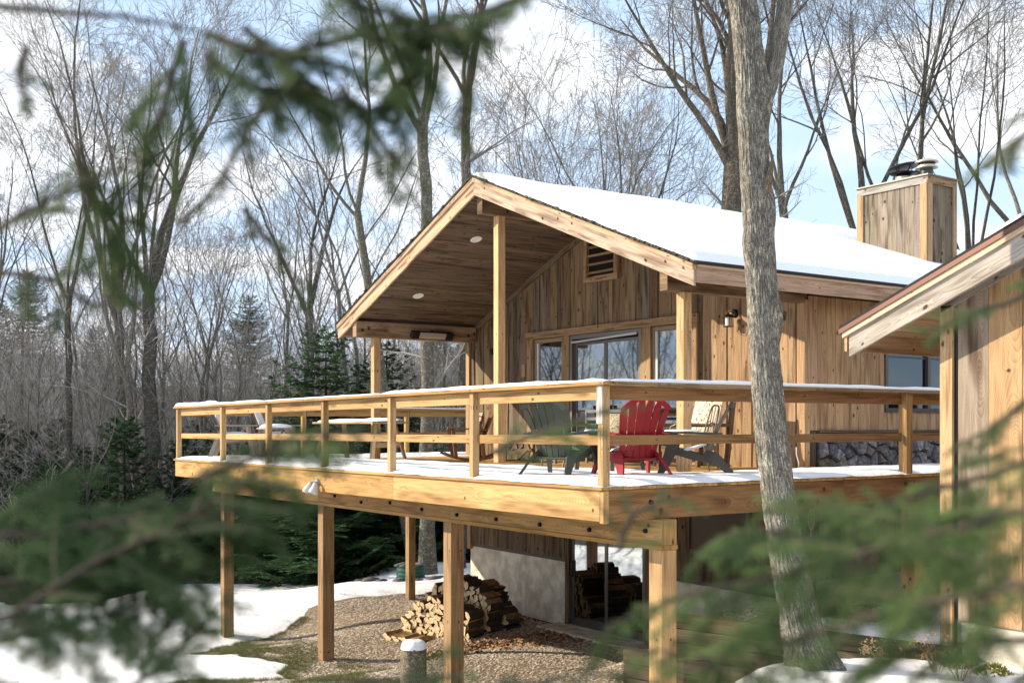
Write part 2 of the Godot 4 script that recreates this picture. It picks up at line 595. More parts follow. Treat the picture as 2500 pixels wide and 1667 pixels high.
# a vertical board on a wall that faces -x (front at x = face), its top cut to the roof slope
func wall_board(parent: Node, called: String, face: float, z0: float, z1: float, y0: float, ya: float, yb: float, m: Material, col: Color, thick := 0.022) -> void:
	var b := MB.new()
	var s := rng.randi() % 8
	var o := rng.randf()
	var u0 := (s + 0.03) / 8.0
	var u1 := (s + 0.97) / 8.0
	var x0 := face
	var x1 := face + thick
	var k := func(y: float) -> float: return o + y / 2.4
	b.quad(Vector3(x0, y0, z0), Vector3(x0, y0, z1), Vector3(x0, yb, z1), Vector3(x0, ya, z0), col, Vector2(u0, k.call(y0)), Vector2(u1, k.call(y0)), Vector2(u1, k.call(yb)), Vector2(u0, k.call(ya)))
	b.quad(Vector3(x1, y0, z0), Vector3(x0, y0, z0), Vector3(x0, ya, z0), Vector3(x1, ya, z0), col, Vector2(u0, k.call(y0)), Vector2(u0, k.call(y0)), Vector2(u0, k.call(ya)), Vector2(u0, k.call(ya)))
	b.quad(Vector3(x0, y0, z1), Vector3(x1, y0, z1), Vector3(x1, yb, z1), Vector3(x0, yb, z1), col, Vector2(u1, k.call(y0)), Vector2(u1, k.call(y0)), Vector2(u1, k.call(yb)), Vector2(u1, k.call(yb)))
	b.quad(Vector3(x1, y0, z0), Vector3(x1, y0, z1), Vector3(x0, y0, z1), Vector3(x0, y0, z0), col)
	b.quad(Vector3(x0, ya, z0), Vector3(x0, yb, z1), Vector3(x1, yb, z1), Vector3(x1, ya, z0), col)
	put(parent, called, b, m)

# a board lying along the roof slope between two z, vertical height h under the line y = top(z)
func rake_board(parent: Node, called: String, x0: float, x1: float, za: float, ya: float, zb: float, yb: float, h: float, m: Material, col: Color) -> void:
	var b := MB.new()
	var s := rng.randi() % 8
	var o := rng.randf()
	var l := Vector2(za, ya).distance_to(Vector2(zb, yb)) / 2.4
	var u0 := (s + 0.03) / 8.0
	var u1 := (s + 0.97) / 8.0
	var t := [Vector2(u0, o), Vector2(u0, o + l), Vector2(u1, o + l), Vector2(u1, o)]
	var p := [Vector3(x0, ya - h, za), Vector3(x0, yb - h, zb), Vector3(x0, yb, zb), Vector3(x0, ya, za)]
	var q := [Vector3(x1, ya - h, za), Vector3(x1, yb - h, zb), Vector3(x1, yb, zb), Vector3(x1, ya, za)]
	b.quad(p[0], p[1], p[2], p[3], col, t[0], t[1], t[2], t[3])
	b.quad(q[1], q[0], q[3], q[2], col, t[1], t[0], t[3], t[2])
	b.quad(q[0], q[1], p[1], p[0], col, t[0], t[1], t[1], t[0])
	b.quad(p[3], p[2], q[2], q[3], col, t[3], t[2], t[2], t[3])
	b.quad(q[0], p[0], p[3], q[3], col)
	b.quad(p[1], q[1], q[2], p[2], col)
	put(parent, called, b, m)

func siding_tone() -> Color:
	var k := rng.randf()
	var c := BROWN.lerp(TAN, clampf(k * 0.5, 0.0, 1.0))
	if rng.randf() < 0.25:
		c = c.lerp(Color(0.30, 0.25, 0.20), 0.6)
	return vary(c, 0.14)

func house() -> void:
	var h := thing("timber_house", "brown timber house with a snow-covered gable roof behind the deck", "house", Vector3.ZERO)
	var W: Material = M.worn_wood
	var L: Material = M.lumber
	# the shell behind the boards: walls with openings, floors, back
	var sheath := func(lo: Vector3, hi: Vector3) -> void:
		plank(h, "wall_core", lo, hi, M.plain, Color(0.10, 0.08, 0.06))
	sheath.call(Vector3(12.096, 2.2, -19.1), Vector3(12.2, 2.6, -10.42))
	sheath.call(Vector3(12.096, -0.2, -19.1), Vector3(12.2, 2.2, -16.9))
	sheath.call(Vector3(12.096, -0.2, -12.5), Vector3(12.2, 2.2, -10.42))
	sheath.call(Vector3(12.096, -1.9, -19.1), Vector3(12.2, -0.2, -15.8))
	sheath.call(Vector3(12.096, -1.9, -13.7), Vector3(12.2, -0.2, -10.42))
	sheath.call(Vector3(12.096, -0.9, -15.8), Vector3(12.2, -0.2, -13.7))
	var cap := MB.new()
	cap.prism(PackedVector2Array([Vector2(-19.1, 2.6), Vector2(-10.42, 2.6), Vector2(-10.42, 2.62), Vector2(RIDGE_Z, 4.28), Vector2(-19.1, 2.63)]), Vector3(12.2, 0, 0), Vector3(0, 0, 1), Vector3(0, 1, 0), 0.104, Color(0.1, 0.08, 0.06))
	put(h, "wall_core", cap, M.plain)
	sheath.call(Vector3(12.2, 0.5, -10.46), Vector3(13.84, 2.5, -10.34))
	sheath.call(Vector3(13.84, 0.5, -10.46), Vector3(16.0, 0.84, -10.34))
	sheath.call(Vector3(13.84, 1.95, -10.46), Vector3(16.0, 2.5, -10.34))
	sheath.call(Vector3(16.0, 0.5, -10.46), Vector3(END_X, 2.5, -10.34))
	sheath.call(Vector3(12.2, -3.4, -10.46), Vector3(END_X, 0.5, -10.34))
	sheath.call(Vector3(12.2, -3.4, -19.2), Vector3(END_X, 2.62, -19.06))
	sheath.call(Vector3(END_X, -3.4, -19.2), Vector3(END_X + 0.12, 2.62, -10.34))
	plank(h, "floor", Vector3(12.2, -0.25, -19.06), Vector3(END_X, 0.02, -10.46), L, Color(0.4, 0.28, 0.18))
	plank(h, "floor", Vector3(12.2, -3.3, -19.06), Vector3(END_X, -3.06, -10.46), M.plain, Color(0.3, 0.29, 0.27))

	# gable wall: upright sawn boards of uneven width
	var z := FAR_Z
	while z < SIDE_Z - 0.02:
		var w := rr(0.105, 0.21)
		var z1 := minf(z + w, SIDE_Z)
		if SIDE_Z - z1 < 0.06:
			z1 = SIDE_Z
		var face := GABLE_X + rr(-0.008, 0.008) + (0.010 if rng.randf() < 0.4 else 0.0)
		var lo := -0.02
		var mid := (z + z1) * 0.5
		if mid > -17.05 and mid < -12.44:
			lo = 2.34
		var col := siding_tone()
		if mid > -12.4:
			col = col.lerp(TAN, 0.65)
		wall_board(h, "siding_board", face, z, z1 - 0.006, lo, roof_y(z) - 0.2, roof_y(z1) - 0.2, W, col)
		z = z1
	# boards below the two side lights
	for r: Array in [[-16.85, -15.95], [-13.52, -12.55]]:
		z = r[0]
		while z < r[1] - 0.02:
			var z1 := minf(z + rr(0.13, 0.19), r[1])
			wall_board(h, "siding_board", GABLE_X, z, z1 - 0.004, -0.02, 0.42, 0.42, W, siding_tone())
			z = z1
	# frieze boards under the ceiling, corner boards
	for s: float in [-1.0, 1.0]:
		rake_board(h, "frieze_board", 12.01, 12.045, RIDGE_Z + 0.002 * s, 4.34, RIDGE_Z + s * 4.55, 4.34 - PITCH * 4.55, 0.13, W, BROWN * 1.25)
	plank(h, "corner_board", Vector3(12.0, -0.02, FAR_Z - 0.02), Vector3(12.04, 2.34, FAR_Z + 0.1), L, TAN * 1.15)
	plank(h, "corner_board", Vector3(12.0, -0.02, -10.43), Vector3(12.04, 2.36, -10.29), L, TAN * 1.1)
	plank(h, "corner_board", Vector3(12.002, -0.02, -10.318), Vector3(12.11, 2.36, -10.285), L, TAN * 1.05)

	# window group: header, jamb boards, two side lights and the sliding door
	plank(h, "header_board", Vector3(12.0, 2.22, -17.08), Vector3(12.045, 2.35, -12.42), W, TAN * 0.85)
	for r: Array in [[-17.05, -16.86], [-15.95, -15.73], [-13.77, -13.53], [-12.55, -12.43]]:
		plank(h, "trim_board", Vector3(12.015, -0.02, r[0]), Vector3(12.05, 2.219, r[1]), W, vary(TAN * 0.8, 0.12))
	for r: Array in [[-16.86, -15.95], [-13.53, -12.55]]:
		var f := plank(h, "window", Vector3(12.10, 0.43, r[0]), Vector3(12.14, 0.50, r[1]), L, Color(0.5, 0.36, 0.24))
		plank(f, "sash", Vector3(12.06, 0.501, r[0]), Vector3(12.14, 2.21, r[0] + 0.05), L, Color(0.40, 0.29, 0.19))
		plank(f, "sash", Vector3(12.06, 0.501, r[1] - 0.05), Vector3(12.14, 2.21, r[1]), L, Color(0.55, 0.40, 0.26))
		plank(f, "sash", Vector3(12.06, 2.14, r[0] + 0.051), Vector3(12.14, 2.21, r[1] - 0.051), L, Color(0.40, 0.29, 0.19))
		plank(f, "sash", Vector3(12.075, 0.501, r[0] + 0.051), Vector3(12.12, 2.139, r[0] + 0.11), M.plain, Color(0.55, 0.57, 0.56))
		plank(f, "pane", Vector3(12.1, 0.501, r[0] + 0.05), Vector3(12.106, 2.14, r[1] - 0.05), M.window_glass, Color.WHITE)
	var grey := Color(0.16, 0.145, 0.13)
	var door := plank(h, "sliding_door", Vector3(12.03, 0.02, -15.72), Vector3(12.13, 0.09, -13.78), M.metal, grey)
	for r: Array in [[-15.72, -15.66], [-13.84, -13.78]]:
		plank(door, "frame", Vector3(12.03, 0.091, r[0]), Vector3(12.13, 2.21, r[1]), M.metal, grey * 1.3)
	plank(door, "frame", Vector3(12.03, 2.14, -15.659), Vector3(12.13, 2.21, -13.841), M.metal, grey * 1.3)
	for r: Array in [[-15.659, -14.70, 12.09], [-14.78, -13.841, 12.06]]:
		var x: float = r[2]
		plank(door, "stile", Vector3(x, 0.091, r[0]), Vector3(x + 0.028, 2.08, r[0] + 0.08), M.metal, grey)
		plank(door, "stile", Vector3(x, 0.091, r[1] - 0.08), Vector3(x + 0.028, 2.08, r[1]), M.metal, grey)
		plank(door, "stile", Vector3(x, 2.03, r[0] + 0.081), Vector3(x + 0.028, 2.08, r[1] - 0.081), M.metal, grey)
		plank(door, "stile", Vector3(x, 0.091, r[0] + 0.081), Vector3(x + 0.028, 0.17, r[1] - 0.081), M.metal, grey)
		plank(door, "pane", Vector3(x + 0.01, 0.17, r[0] + 0.08), Vector3(x + 0.016, 2.03, r[1] - 0.08), M.window_glass, Color.WHITE)
	# the insect screen's pale top rail, hanging a little askew
	beam(door, "screen_rail", Vector3(12.015, 2.085, -15.64), Vector3(12.015, 2.135, -13.86), 0.025, 0.035, M.metal, Color(0.55, 0.52, 0.49))

	# louvre under the ridge
	var lv := plank(h, "louvre", Vector3(12.022, 3.2, -15.15), Vector3(12.034, 3.95, -14.41), M.plain, Color(0.012, 0.011, 0.01))
	plank(lv, "frame", Vector3(11.965, 3.1, -15.24), Vector3(12.045, 3.198, -14.32), W, TAN)
	plank(lv, "frame", Vector3(11.965, 3.199, -15.24), Vector3(12.045, 3.99, -15.15), W, TAN * 0.9)
	plank(lv, "frame", Vector3(11.965, 3.199, -14.41), Vector3(12.045, 3.99, -14.32), W, TAN * 0.9)
	for k in 5:
		var y := 3.27 + k * 0.15
		beam(lv, "slat", Vector3(11.995, y, -15.149), Vector3(11.995, y, -14.411), 0.05, 0.014, W, TAN * 0.8, Vector3(0.7, 0.9, 0))
	# house number plate and speaker beside the window
	plank(h, "plate", Vector3(12.03, 1.52, -17.26), Vector3(12.046, 1.76, -17.14), W, TAN * 1.2)
	var sp := MB.new()
	sp.lathe(Vector3.ZERO, [Vector2(0, 0), Vector2(0.07, 0), Vector2(0.075, 0.05), Vector2(0.05, 0.09), Vector2(0, 0.1)], 14, Color(0.01, 0.01, 0.01))
	var spk := put(h, "speaker", sp, M.plastic)
	spk.position = Vector3(12.05, 2.06, -18.2)
	spk.rotation.z = PI / 2

	# side wall
	var x := 12.11
	while x < 16.9:
		var x1 := x + rr(0.17, 0.24)
		var lo := 0.53
		var hi := 2.42
		var col := vary(TAN * 1.0, 0.12)
		var zf := SIDE_Z + rr(-0.002, 0.005)
		if x1 > 13.80 and x < 16.0:
			plank(h, "siding_board", Vector3(x, lo, SIDE_Z - 0.02), Vector3(x1 - 0.004, 0.80, zf), L, col)
			plank(h, "siding_board", Vector3(x, 1.95, SIDE_Z - 0.02), Vector3(x1 - 0.004, hi, zf), L, col)
			if x < 13.80:
				plank(h, "siding_board", Vector3(x, 0.80, SIDE_Z - 0.02), Vector3(13.80, 1.95, zf - 0.001), L, col)
		else:
			plank(h, "siding_board", Vector3(x, lo, SIDE_Z - 0.02), Vector3(x1 - 0.004, hi, zf), L, col)
		x = x1
	plank(h, "siding_board", Vector3(x, 0.53, SIDE_Z - 0.02), Vector3(END_X, 2.42, SIDE_Z), L, TAN)
	var sw := plank(h, "window", Vector3(13.8, 0.80, -10.36), Vector3(16.0, 0.86, -10.29), M.metal, Color(0.10, 0.085, 0.075))
	for q: Array in [[13.8, 13.86], [14.83, 14.9], [15.94, 16.0]]:
		plank(sw, "frame", Vector3(q[0], 0.861, -10.36), Vector3(q[1], 1.95, -10.29), M.metal, Color(0.14, 0.125, 0.11))
	for q: Array in [[13.861, 14.829], [14.901, 15.939]]:
		plank(sw, "frame", Vector3(q[0], 1.89, -10.36), Vector3(q[1], 1.95, -10.30), M.metal, Color(0.10, 0.085, 0.075))
		plank(sw, "frame", Vector3(q[0], 1.62, -10.35), Vector3(q[1], 1.645, -10.325), M.metal, Color(0.10, 0.1, 0.1))
		plank(sw, "pane", Vector3(q[0], 0.86, -10.345), Vector3(q[1], 1.89, -10.34), M.darkened_screen_glass, Color.WHITE)

	# fieldstone veneer at the foot of the side wall
	plank(h, "ledge_board", Vector3(12.3, 0.492, -10.34), Vector3(END_X, 0.528, -10.27), W, Color(0.16, 0.12, 0.09))
	plank(h, "mortar_bed", Vector3(12.3, -0.1, -10.34), Vector3(END_X, 0.49, -10.315), M.stone, Color(0.09, 0.085, 0.08))
	var pts: Array[Vector2] = []
	for i in 700:
		var q := Vector2(rr(12.36, 16.4), rr(-0.02, 0.5))
		var ok := true
		var need := 0.10 + 0.16 * absf(noise.get_noise_2d(q.x * 60.0, q.y * 60.0) + 0.35)
		for o in pts:
			if o.distance_to(q) < need:
				ok = false
				break
		if ok:
			pts.append(q)
	for i in pts.size():
		var cell := PackedVector2Array([Vector2(12.32, -0.05), Vector2(16.6, -0.05), Vector2(16.6, 0.49), Vector2(12.32, 0.49)])
		for j in pts.size():
			if j == i or pts[i].distance_to(pts[j]) > 0.9:
				continue
			var m := (pts[i] + pts[j]) * 0.5
			var d := (pts[j] - pts[i]).normalized()
			var t := d.orthogonal() * 5.0
			var cut := Geometry2D.intersect_polygons(cell, PackedVector2Array([m + t, m - t, m - t - d * 5.0, m + t - d * 5.0]))
			if cut.size():
				cell = cut[0]
		var small := Geometry2D.offset_polygon(cell, -0.009, Geometry2D.JOIN_ROUND)
		if small.is_empty():
			continue
		var out := small[0]
		if Geometry2D.is_polygon_clockwise(out):
			out.reverse()
		var sb := MB.new()
		var tone := vary([Color(0.34, 0.34, 0.35), Color(0.22, 0.23, 0.25), Color(0.46, 0.45, 0.43), Color(0.30, 0.27, 0.23)][rng.randi() % 4], 0.18)
		sb.prism(out, Vector3(0, 0, -10.32), Vector3(1, 0, 0), Vector3(0, 1, 0), rr(0.03, 0.09), tone, 0.022)
		put(h, "stone", sb, M.stone)

	# ceiling of the porch: planks along the ridge, following both slopes
	for s: float in [-1.0, 1.0]:
		var k := 0.10
		while k < 4.84:
			var w := rr(0.125, 0.15)
			var a := Vector3(9.32, roof_y(RIDGE_Z + s * (k + w * 0.5)) - 0.215 + rr(0, 0.004), RIDGE_Z + s * (k + w * 0.5))
			var up := Vector3(0, 1, PITCH * s).normalized()
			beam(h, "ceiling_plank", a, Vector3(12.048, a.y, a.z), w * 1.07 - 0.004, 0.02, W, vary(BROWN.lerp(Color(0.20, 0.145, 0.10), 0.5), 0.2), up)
			k += w
	# soffit beyond the porch on the near side
	for k in 4:
		var zz := -9.74 - k * 0.15
		beam(h, "soffit_board", Vector3(12.05, roof_y(zz) - 0.215, zz), Vector3(END_X + 0.3, roof_y(zz) - 0.215, zz), 0.155, 0.02, L, TAN, Vector3(0, 1, PITCH).normalized())

	# roof planes, fascias
	for s: float in [-1.0, 1.0]:
		var zt := RIDGE_Z + s * 5.0
		var b := MB.new()
		var yr := RIDGE_Y
		var ye := RIDGE_Y - PITCH * 5.0
		var a := [Vector3(9.22, yr, RIDGE_Z), Vector3(END_X + 0.4, yr, RIDGE_Z), Vector3(END_X + 0.4, ye, zt), Vector3(9.22, ye, zt)]
		var dn := Vector3(0, -0.035, 0)
		if s > 0.0:
			b.quad(a[0], a[3], a[2], a[1], Color.WHITE)
			b.quad(a[0] + dn, a[1] + dn, a[2] + dn, a[3] + dn, Color.WHITE)
			b.quad(a[3], a[3] + dn, a[2] + dn, a[2], Color.WHITE)
			b.quad(a[0] + dn, a[3] + dn, a[3], a[0], Color.WHITE)
		else:
			b.quad(a[0], a[1], a[2], a[3], Color.WHITE)
			b.quad(a[0] + dn, a[3] + dn, a[2] + dn, a[1] + dn, Color.WHITE)
			b.quad(a[3] + dn, a[3], a[2], a[2] + dn, Color.WHITE)
			b.quad(a[3] + dn, a[0] + dn, a[0], a[3], Color.WHITE)
		put(h, "roof", b, M.shingle)
		# curled shingle ends and moss along the rake
		var mo := MB.new()
		for i in (150 if s > 0.0 else 60):
			var f := rng.randf()
			var zz := lerpf(RIDGE_Z, zt, f)
			var c := Vector3(9.215 + rr(-0.012, 0.03), roof_y(zz) + rr(-0.02, 0.004), zz)
			mo.box(Transform3D(Basis.from_euler(Vector3(rr(-0.4, 0.4) + atan(PITCH) * s, rr(-0.3, 0.3), rr(-0.3, 0.3))), c), Vector3(rr(0.015, 0.035), rr(0.008, 0.016), rr(0.03, 0.09)), vary(Color(0.05, 0.045, 0.03) if rng.randf() < 0.6 else Color(0.06, 0.065, 0.03), 0.3))
		tag(put(h, "shingle_edge", mo, M.plain), "", "", "", "stuff")
		rake_board(h, "rake_board", 9.265, 9.30, RIDGE_Z, yr - 0.036 - 0.075, zt - s * 0.05, yr - 0.036 - 0.075 - PITCH * 4.95, 0.2, W, FASCIA if s < 0 else GREYED.lerp(FASCIA, 0.55))
		rake_board(h, "rake_trim", 9.235, 9.30, RIDGE_Z, yr - 0.036, zt - s * 0.04, yr - 0.036 - PITCH * 4.96, 0.074, W, FASCIA * 0.95)
		# eave fascia: two boards end to end
		for q: Array in [[9.301, 13.6], [13.603, 17.4], [17.403, END_X + 0.4]]:
			plank(h, "eave_board", Vector3(q[0], ye - 0.25, zt - s * 0.05), Vector3(q[1], ye - 0.07, zt - s * 0.02), L, vary(FASCIA, 0.06))
			plank(h, "eave_trim", Vector3(q[0], ye - 0.069, zt - s * 0.05), Vector3(q[1], ye - 0.034, zt - s * 0.008), L, vary(FASCIA, 0.06))
	# beams and posts of the porch
	plank(h, "roof_beam", Vector3(9.37, 3.95, -14.67), Vector3(12.0, 4.29, -14.52), W, Color(0.30, 0.20, 0.12), 0.006)
	plank(h, "roof_beam", Vector3(9.42, 2.31, -10.43), Vector3(12.0, 2.60, -10.28), W, Color(0.30, 0.20, 0.12), 0.006)
	plank(h, "roof_beam", Vector3(9.30, 2.28, -18.98), Vector3(12.0, 2.58, -18.82), W, Color(0.40, 0.27, 0.16), 0.006)
	for q: Array in [[-14.595, 3.949], [-10.33, 2.309], [-18.9, 2.279]]:
		plank(h, "porch_post", Vector3(9.68, 0.0 - (0.07 if q[0] < -16 else 0.0), q[0] - 0.07), Vector3(9.82, q[1], q[0] + 0.07), L, Color(0.74, 0.47, 0.235), 0.006)
	# recessed ceiling lamps, switched off
	for q: Array in [[10.15, -15.92], [10.13, -17.91]]:
		var rl := MB.new()
		rl.lathe(Vector3.ZERO, [Vector2(0.10, 0.0), Vector2(0.105, -0.008), Vector2(0.075, -0.012), Vector2(0.07, -0.006), Vector2(0, -0.005)], 28, Color(0.75, 0.73, 0.69))
		var o := put(h, "recessed_lamp", rl, M.plain)
		o.position = Vector3(q[0], roof_y(q[1]) - 0.222, q[1])
		o.rotation.x = -atan(PITCH)

	# ground floor: siding, foundation, slider, windows
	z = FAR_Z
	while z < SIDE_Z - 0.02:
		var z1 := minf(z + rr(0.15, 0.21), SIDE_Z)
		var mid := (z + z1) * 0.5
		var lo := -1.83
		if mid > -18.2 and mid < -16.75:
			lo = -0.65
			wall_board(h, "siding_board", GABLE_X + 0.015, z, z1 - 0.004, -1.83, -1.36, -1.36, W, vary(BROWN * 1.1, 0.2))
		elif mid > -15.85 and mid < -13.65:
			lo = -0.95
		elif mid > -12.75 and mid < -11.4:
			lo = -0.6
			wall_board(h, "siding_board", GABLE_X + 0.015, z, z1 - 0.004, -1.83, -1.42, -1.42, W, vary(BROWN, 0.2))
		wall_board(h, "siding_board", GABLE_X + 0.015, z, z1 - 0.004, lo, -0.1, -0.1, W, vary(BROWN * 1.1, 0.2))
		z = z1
	for r: Array in [[-18.19, -16.78, -1.36, -0.66], [-12.73, -11.42, -1.42, -0.62]]:
		var f := plank(h, "window", Vector3(12.07, r[2], r[0]), Vector3(12.16, r[2] + 0.07, r[1]), M.metal, Color(0.07, 0.06, 0.055))
		plank(f, "frame", Vector3(12.07, r[2] + 0.071, r[0]), Vector3(12.16, r[3], r[0] + 0.05), M.metal, Color(0.09, 0.08, 0.07))
		plank(f, "frame", Vector3(12.07, r[2] + 0.071, r[1] - 0.05), Vector3(12.16, r[3], r[1]), M.metal, Color(0.09, 0.08, 0.07))
		plank(f, "pane", Vector3(12.1, r[2] + 0.07, r[0] + 0.05), Vector3(12.105, r[3], r[1] - 0.05), M.window_glass, Color.WHITE)
	plank(h, "corner_board", Vector3(12.03, -1.95, FAR_Z - 0.02), Vector3(12.09, -0.12, FAR_Z + 0.1), L, TAN * 0.9)
	for r: Array in [[-19.2, -18.25], [-18.25, -17.2], [-17.2, -15.92], [-13.6, -12.3], [-12.3, -11.2], [-11.2, -10.32]]:
		plank(h, "concrete_panel", Vector3(12.1 + rr(0, 0.006), -3.4, r[0]), Vector3(12.3, -1.832, r[1] - 0.006), M.concrete, Color.WHITE, 0.004)
	x = 12.3
	while x < END_X:
		plank(h, "concrete_panel", Vector3(x, -3.4, -10.5), Vector3(minf(x + 1.2, END_X) - 0.006, -1.6, -10.335 + rr(0, 0.006)), M.concrete, Color.WHITE, 0.004)
		x += 1.2
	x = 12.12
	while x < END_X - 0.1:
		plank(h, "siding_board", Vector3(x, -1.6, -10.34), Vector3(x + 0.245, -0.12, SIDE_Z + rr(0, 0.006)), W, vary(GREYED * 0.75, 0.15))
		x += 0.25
	plank(h, "trim_board", Vector3(12.06, -3.05, -15.91), Vector3(12.11, -0.95, -15.8), W, BROWN)
	plank(h, "trim_board", Vector3(12.06, -3.05, -13.72), Vector3(12.11, -0.95, -13.61), W, BROWN * 1.2)
	var lower := plank(h, "sliding_door", Vector3(12.06, -3.06, -15.79), Vector3(12.2, -3.0, -13.73), M.metal, Color(0.45, 0.43, 0.4))
	for r: Array in [[-15.79, -14.72, 12.12], [-14.80, -13.73, 12.09]]:
		var xx: float = r[2]
		plank(lower, "stile", Vector3(xx, -2.999, r[0]), Vector3(xx + 0.028, -0.98, r[0] + 0.08), M.metal, grey * 0.8)
		plank(lower, "stile", Vector3(xx, -2.999, r[1] - 0.08), Vector3(xx + 0.028, -0.98, r[1]), M.metal, grey * 0.8)
		plank(lower, "stile", Vector3(xx, -2.999, r[0] + 0.081), Vector3(xx + 0.028, -2.88, r[1] - 0.081), M.metal, grey * 0.8)
		plank(lower, "pane", Vector3(xx + 0.01, -2.88, r[0] + 0.08), Vector3(xx + 0.016, -0.98, r[1] - 0.08), M.window_glass, Color.WHITE)
	plank(lower, "handle", Vector3(12.09, -2.15, -15.76), Vector3(12.118, -1.85, -15.72), M.metal, Color(0.02, 0.02, 0.02))
	plank(h, "door_step", Vector3(11.55, -3.3, -16.1), Vector3(12.09, -3.02, -13.4), M.concrete, Color.WHITE, 0.01)

	# chimney: a boarded box with two metal flues
	var ch := plank(h, "chimney", Vector3(16.69, 3.2, -12.98), Vector3(17.46, 4.90, -11.6), M.plain, Color(0.1, 0.08, 0.06))
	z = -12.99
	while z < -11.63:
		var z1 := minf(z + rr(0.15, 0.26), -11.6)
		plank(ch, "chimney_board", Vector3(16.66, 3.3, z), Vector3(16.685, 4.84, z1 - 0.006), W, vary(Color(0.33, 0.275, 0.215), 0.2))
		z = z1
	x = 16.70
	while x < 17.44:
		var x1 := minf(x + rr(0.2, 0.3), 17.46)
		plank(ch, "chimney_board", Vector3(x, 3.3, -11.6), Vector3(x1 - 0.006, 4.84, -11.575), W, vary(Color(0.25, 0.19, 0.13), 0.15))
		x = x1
	plank(ch, "chimney_trim", Vector3(16.63, 3.3, -13.03), Vector3(16.658, 4.80, -12.90), L, TAN * 1.1)
	plank(ch, "chimney_trim", Vector3(16.63, 3.3, -11.70), Vector3(16.658, 4.80, -11.57), L, TAN * 1.1)
	plank(ch, "chimney_trim", Vector3(16.63, 4.801, -13.03), Vector3(16.658, 4.93, -11.57), W, GREYED)
	plank(ch, "chimney_trim", Vector3(16.659, 3.3, -11.574), Vector3(16.77, 4.80, -11.545), L, TAN * 1.0)
	plank(ch, "chimney_trim", Vector3(17.38, 3.3, -11.574), Vector3(17.48, 4.80, -11.545), L, TAN * 1.0)
	plank(ch, "chimney_trim", Vector3(16.63, 4.801, -11.568), Vector3(17.48, 4.93, -11.545), W, TAN * 0.95)
	plank(ch, "chimney_cover", Vector3(16.60, 4.931, -13.06), Vector3(17.51, 4.955, -11.52), M.metal, Color(0.2, 0.19, 0.16))
	var fl := MB.new()
	fl.lathe(Vector3(17.05, 4.955, -12.33), [Vector2(0.14, 0), Vector2(0.14, 0.13)], 20, Color(0.5, 0.49, 0.42))
	fl.lathe(Vector3(17.05, 4.955, -12.33), [Vector2(0.115, 0.13), Vector2(0.115, 0.16), Vector2(0.24, 0.19), Vector2(0.25, 0.20), Vector2(0.0, 0.21)], 20, Color(0.02, 0.02, 0.022))
	put(ch, "flue", fl, M.metal)
	var cowl := MB.new()
	cowl.lathe(Vector3.ZERO, [Vector2(0, 0), Vector2(0.27, 0.0), Vector2(0.28, 0.02), Vector2(0.26, 0.045), Vector2(0.0, 0.075)], 22, Color(0.03, 0.03, 0.032))
	var cw := put(ch, "flue_cap", cowl, M.metal)
	cw.position = Vector3(17.05, 5.25, -12.33)
	cw.rotation = Vector3(-0.12, 0, 0.1)
	var lg := MB.new()
	for a: float in [0.3, 1.9, 3.5, 5.1]:
		lg.bar(Vector3(17.05 + 0.11 * cos(a), 5.15, -12.33 + 0.11 * sin(a)), Vector3(17.05 + 0.2 * cos(a), 5.28, -12.33 + 0.2 * sin(a)), 0.02, 0.006, Vector3.UP, Color(0.02, 0.02, 0.02))
	put(ch, "cap_bracket", lg, M.metal)
	var f2 := MB.new()
	f2.lathe(Vector3(17.05, 4.955, -11.86), [Vector2(0.13, 0), Vector2(0.12, 0.05), Vector2(0.11, 0.06)], 20, Color(0.62, 0.61, 0.55))
	f2.lathe(Vector3(17.05, 4.955, -11.86), [Vector2(0.11, 0.06), Vector2(0.11, 0.19)], 20, Color(0.07, 0.075, 0.08))
	f2.lathe(Vector3(17.05, 4.955, -11.86), [Vector2(0.11, 0.19), Vector2(0.19, 0.2), Vector2(0.19, 0.22), Vector2(0.15, 0.23), Vector2(0.15, 0.25)], 20, Color(0.6, 0.54, 0.42))
	f2.lathe(Vector3(17.05, 4.955, -11.86), [Vector2(0.13, 0.25), Vector2(0.13, 0.29)], 20, Color(0.05, 0.04, 0.03))
	f2.lathe(Vector3(17.05, 4.955, -11.86), [Vector2(0.15, 0.29), Vector2(0.2, 0.30), Vector2(0.2, 0.32), Vector2(0.1, 0.36), Vector2(0, 0.37)], 20, Color(0.6, 0.56, 0.47))
	put(ch, "flue", f2, M.metal)

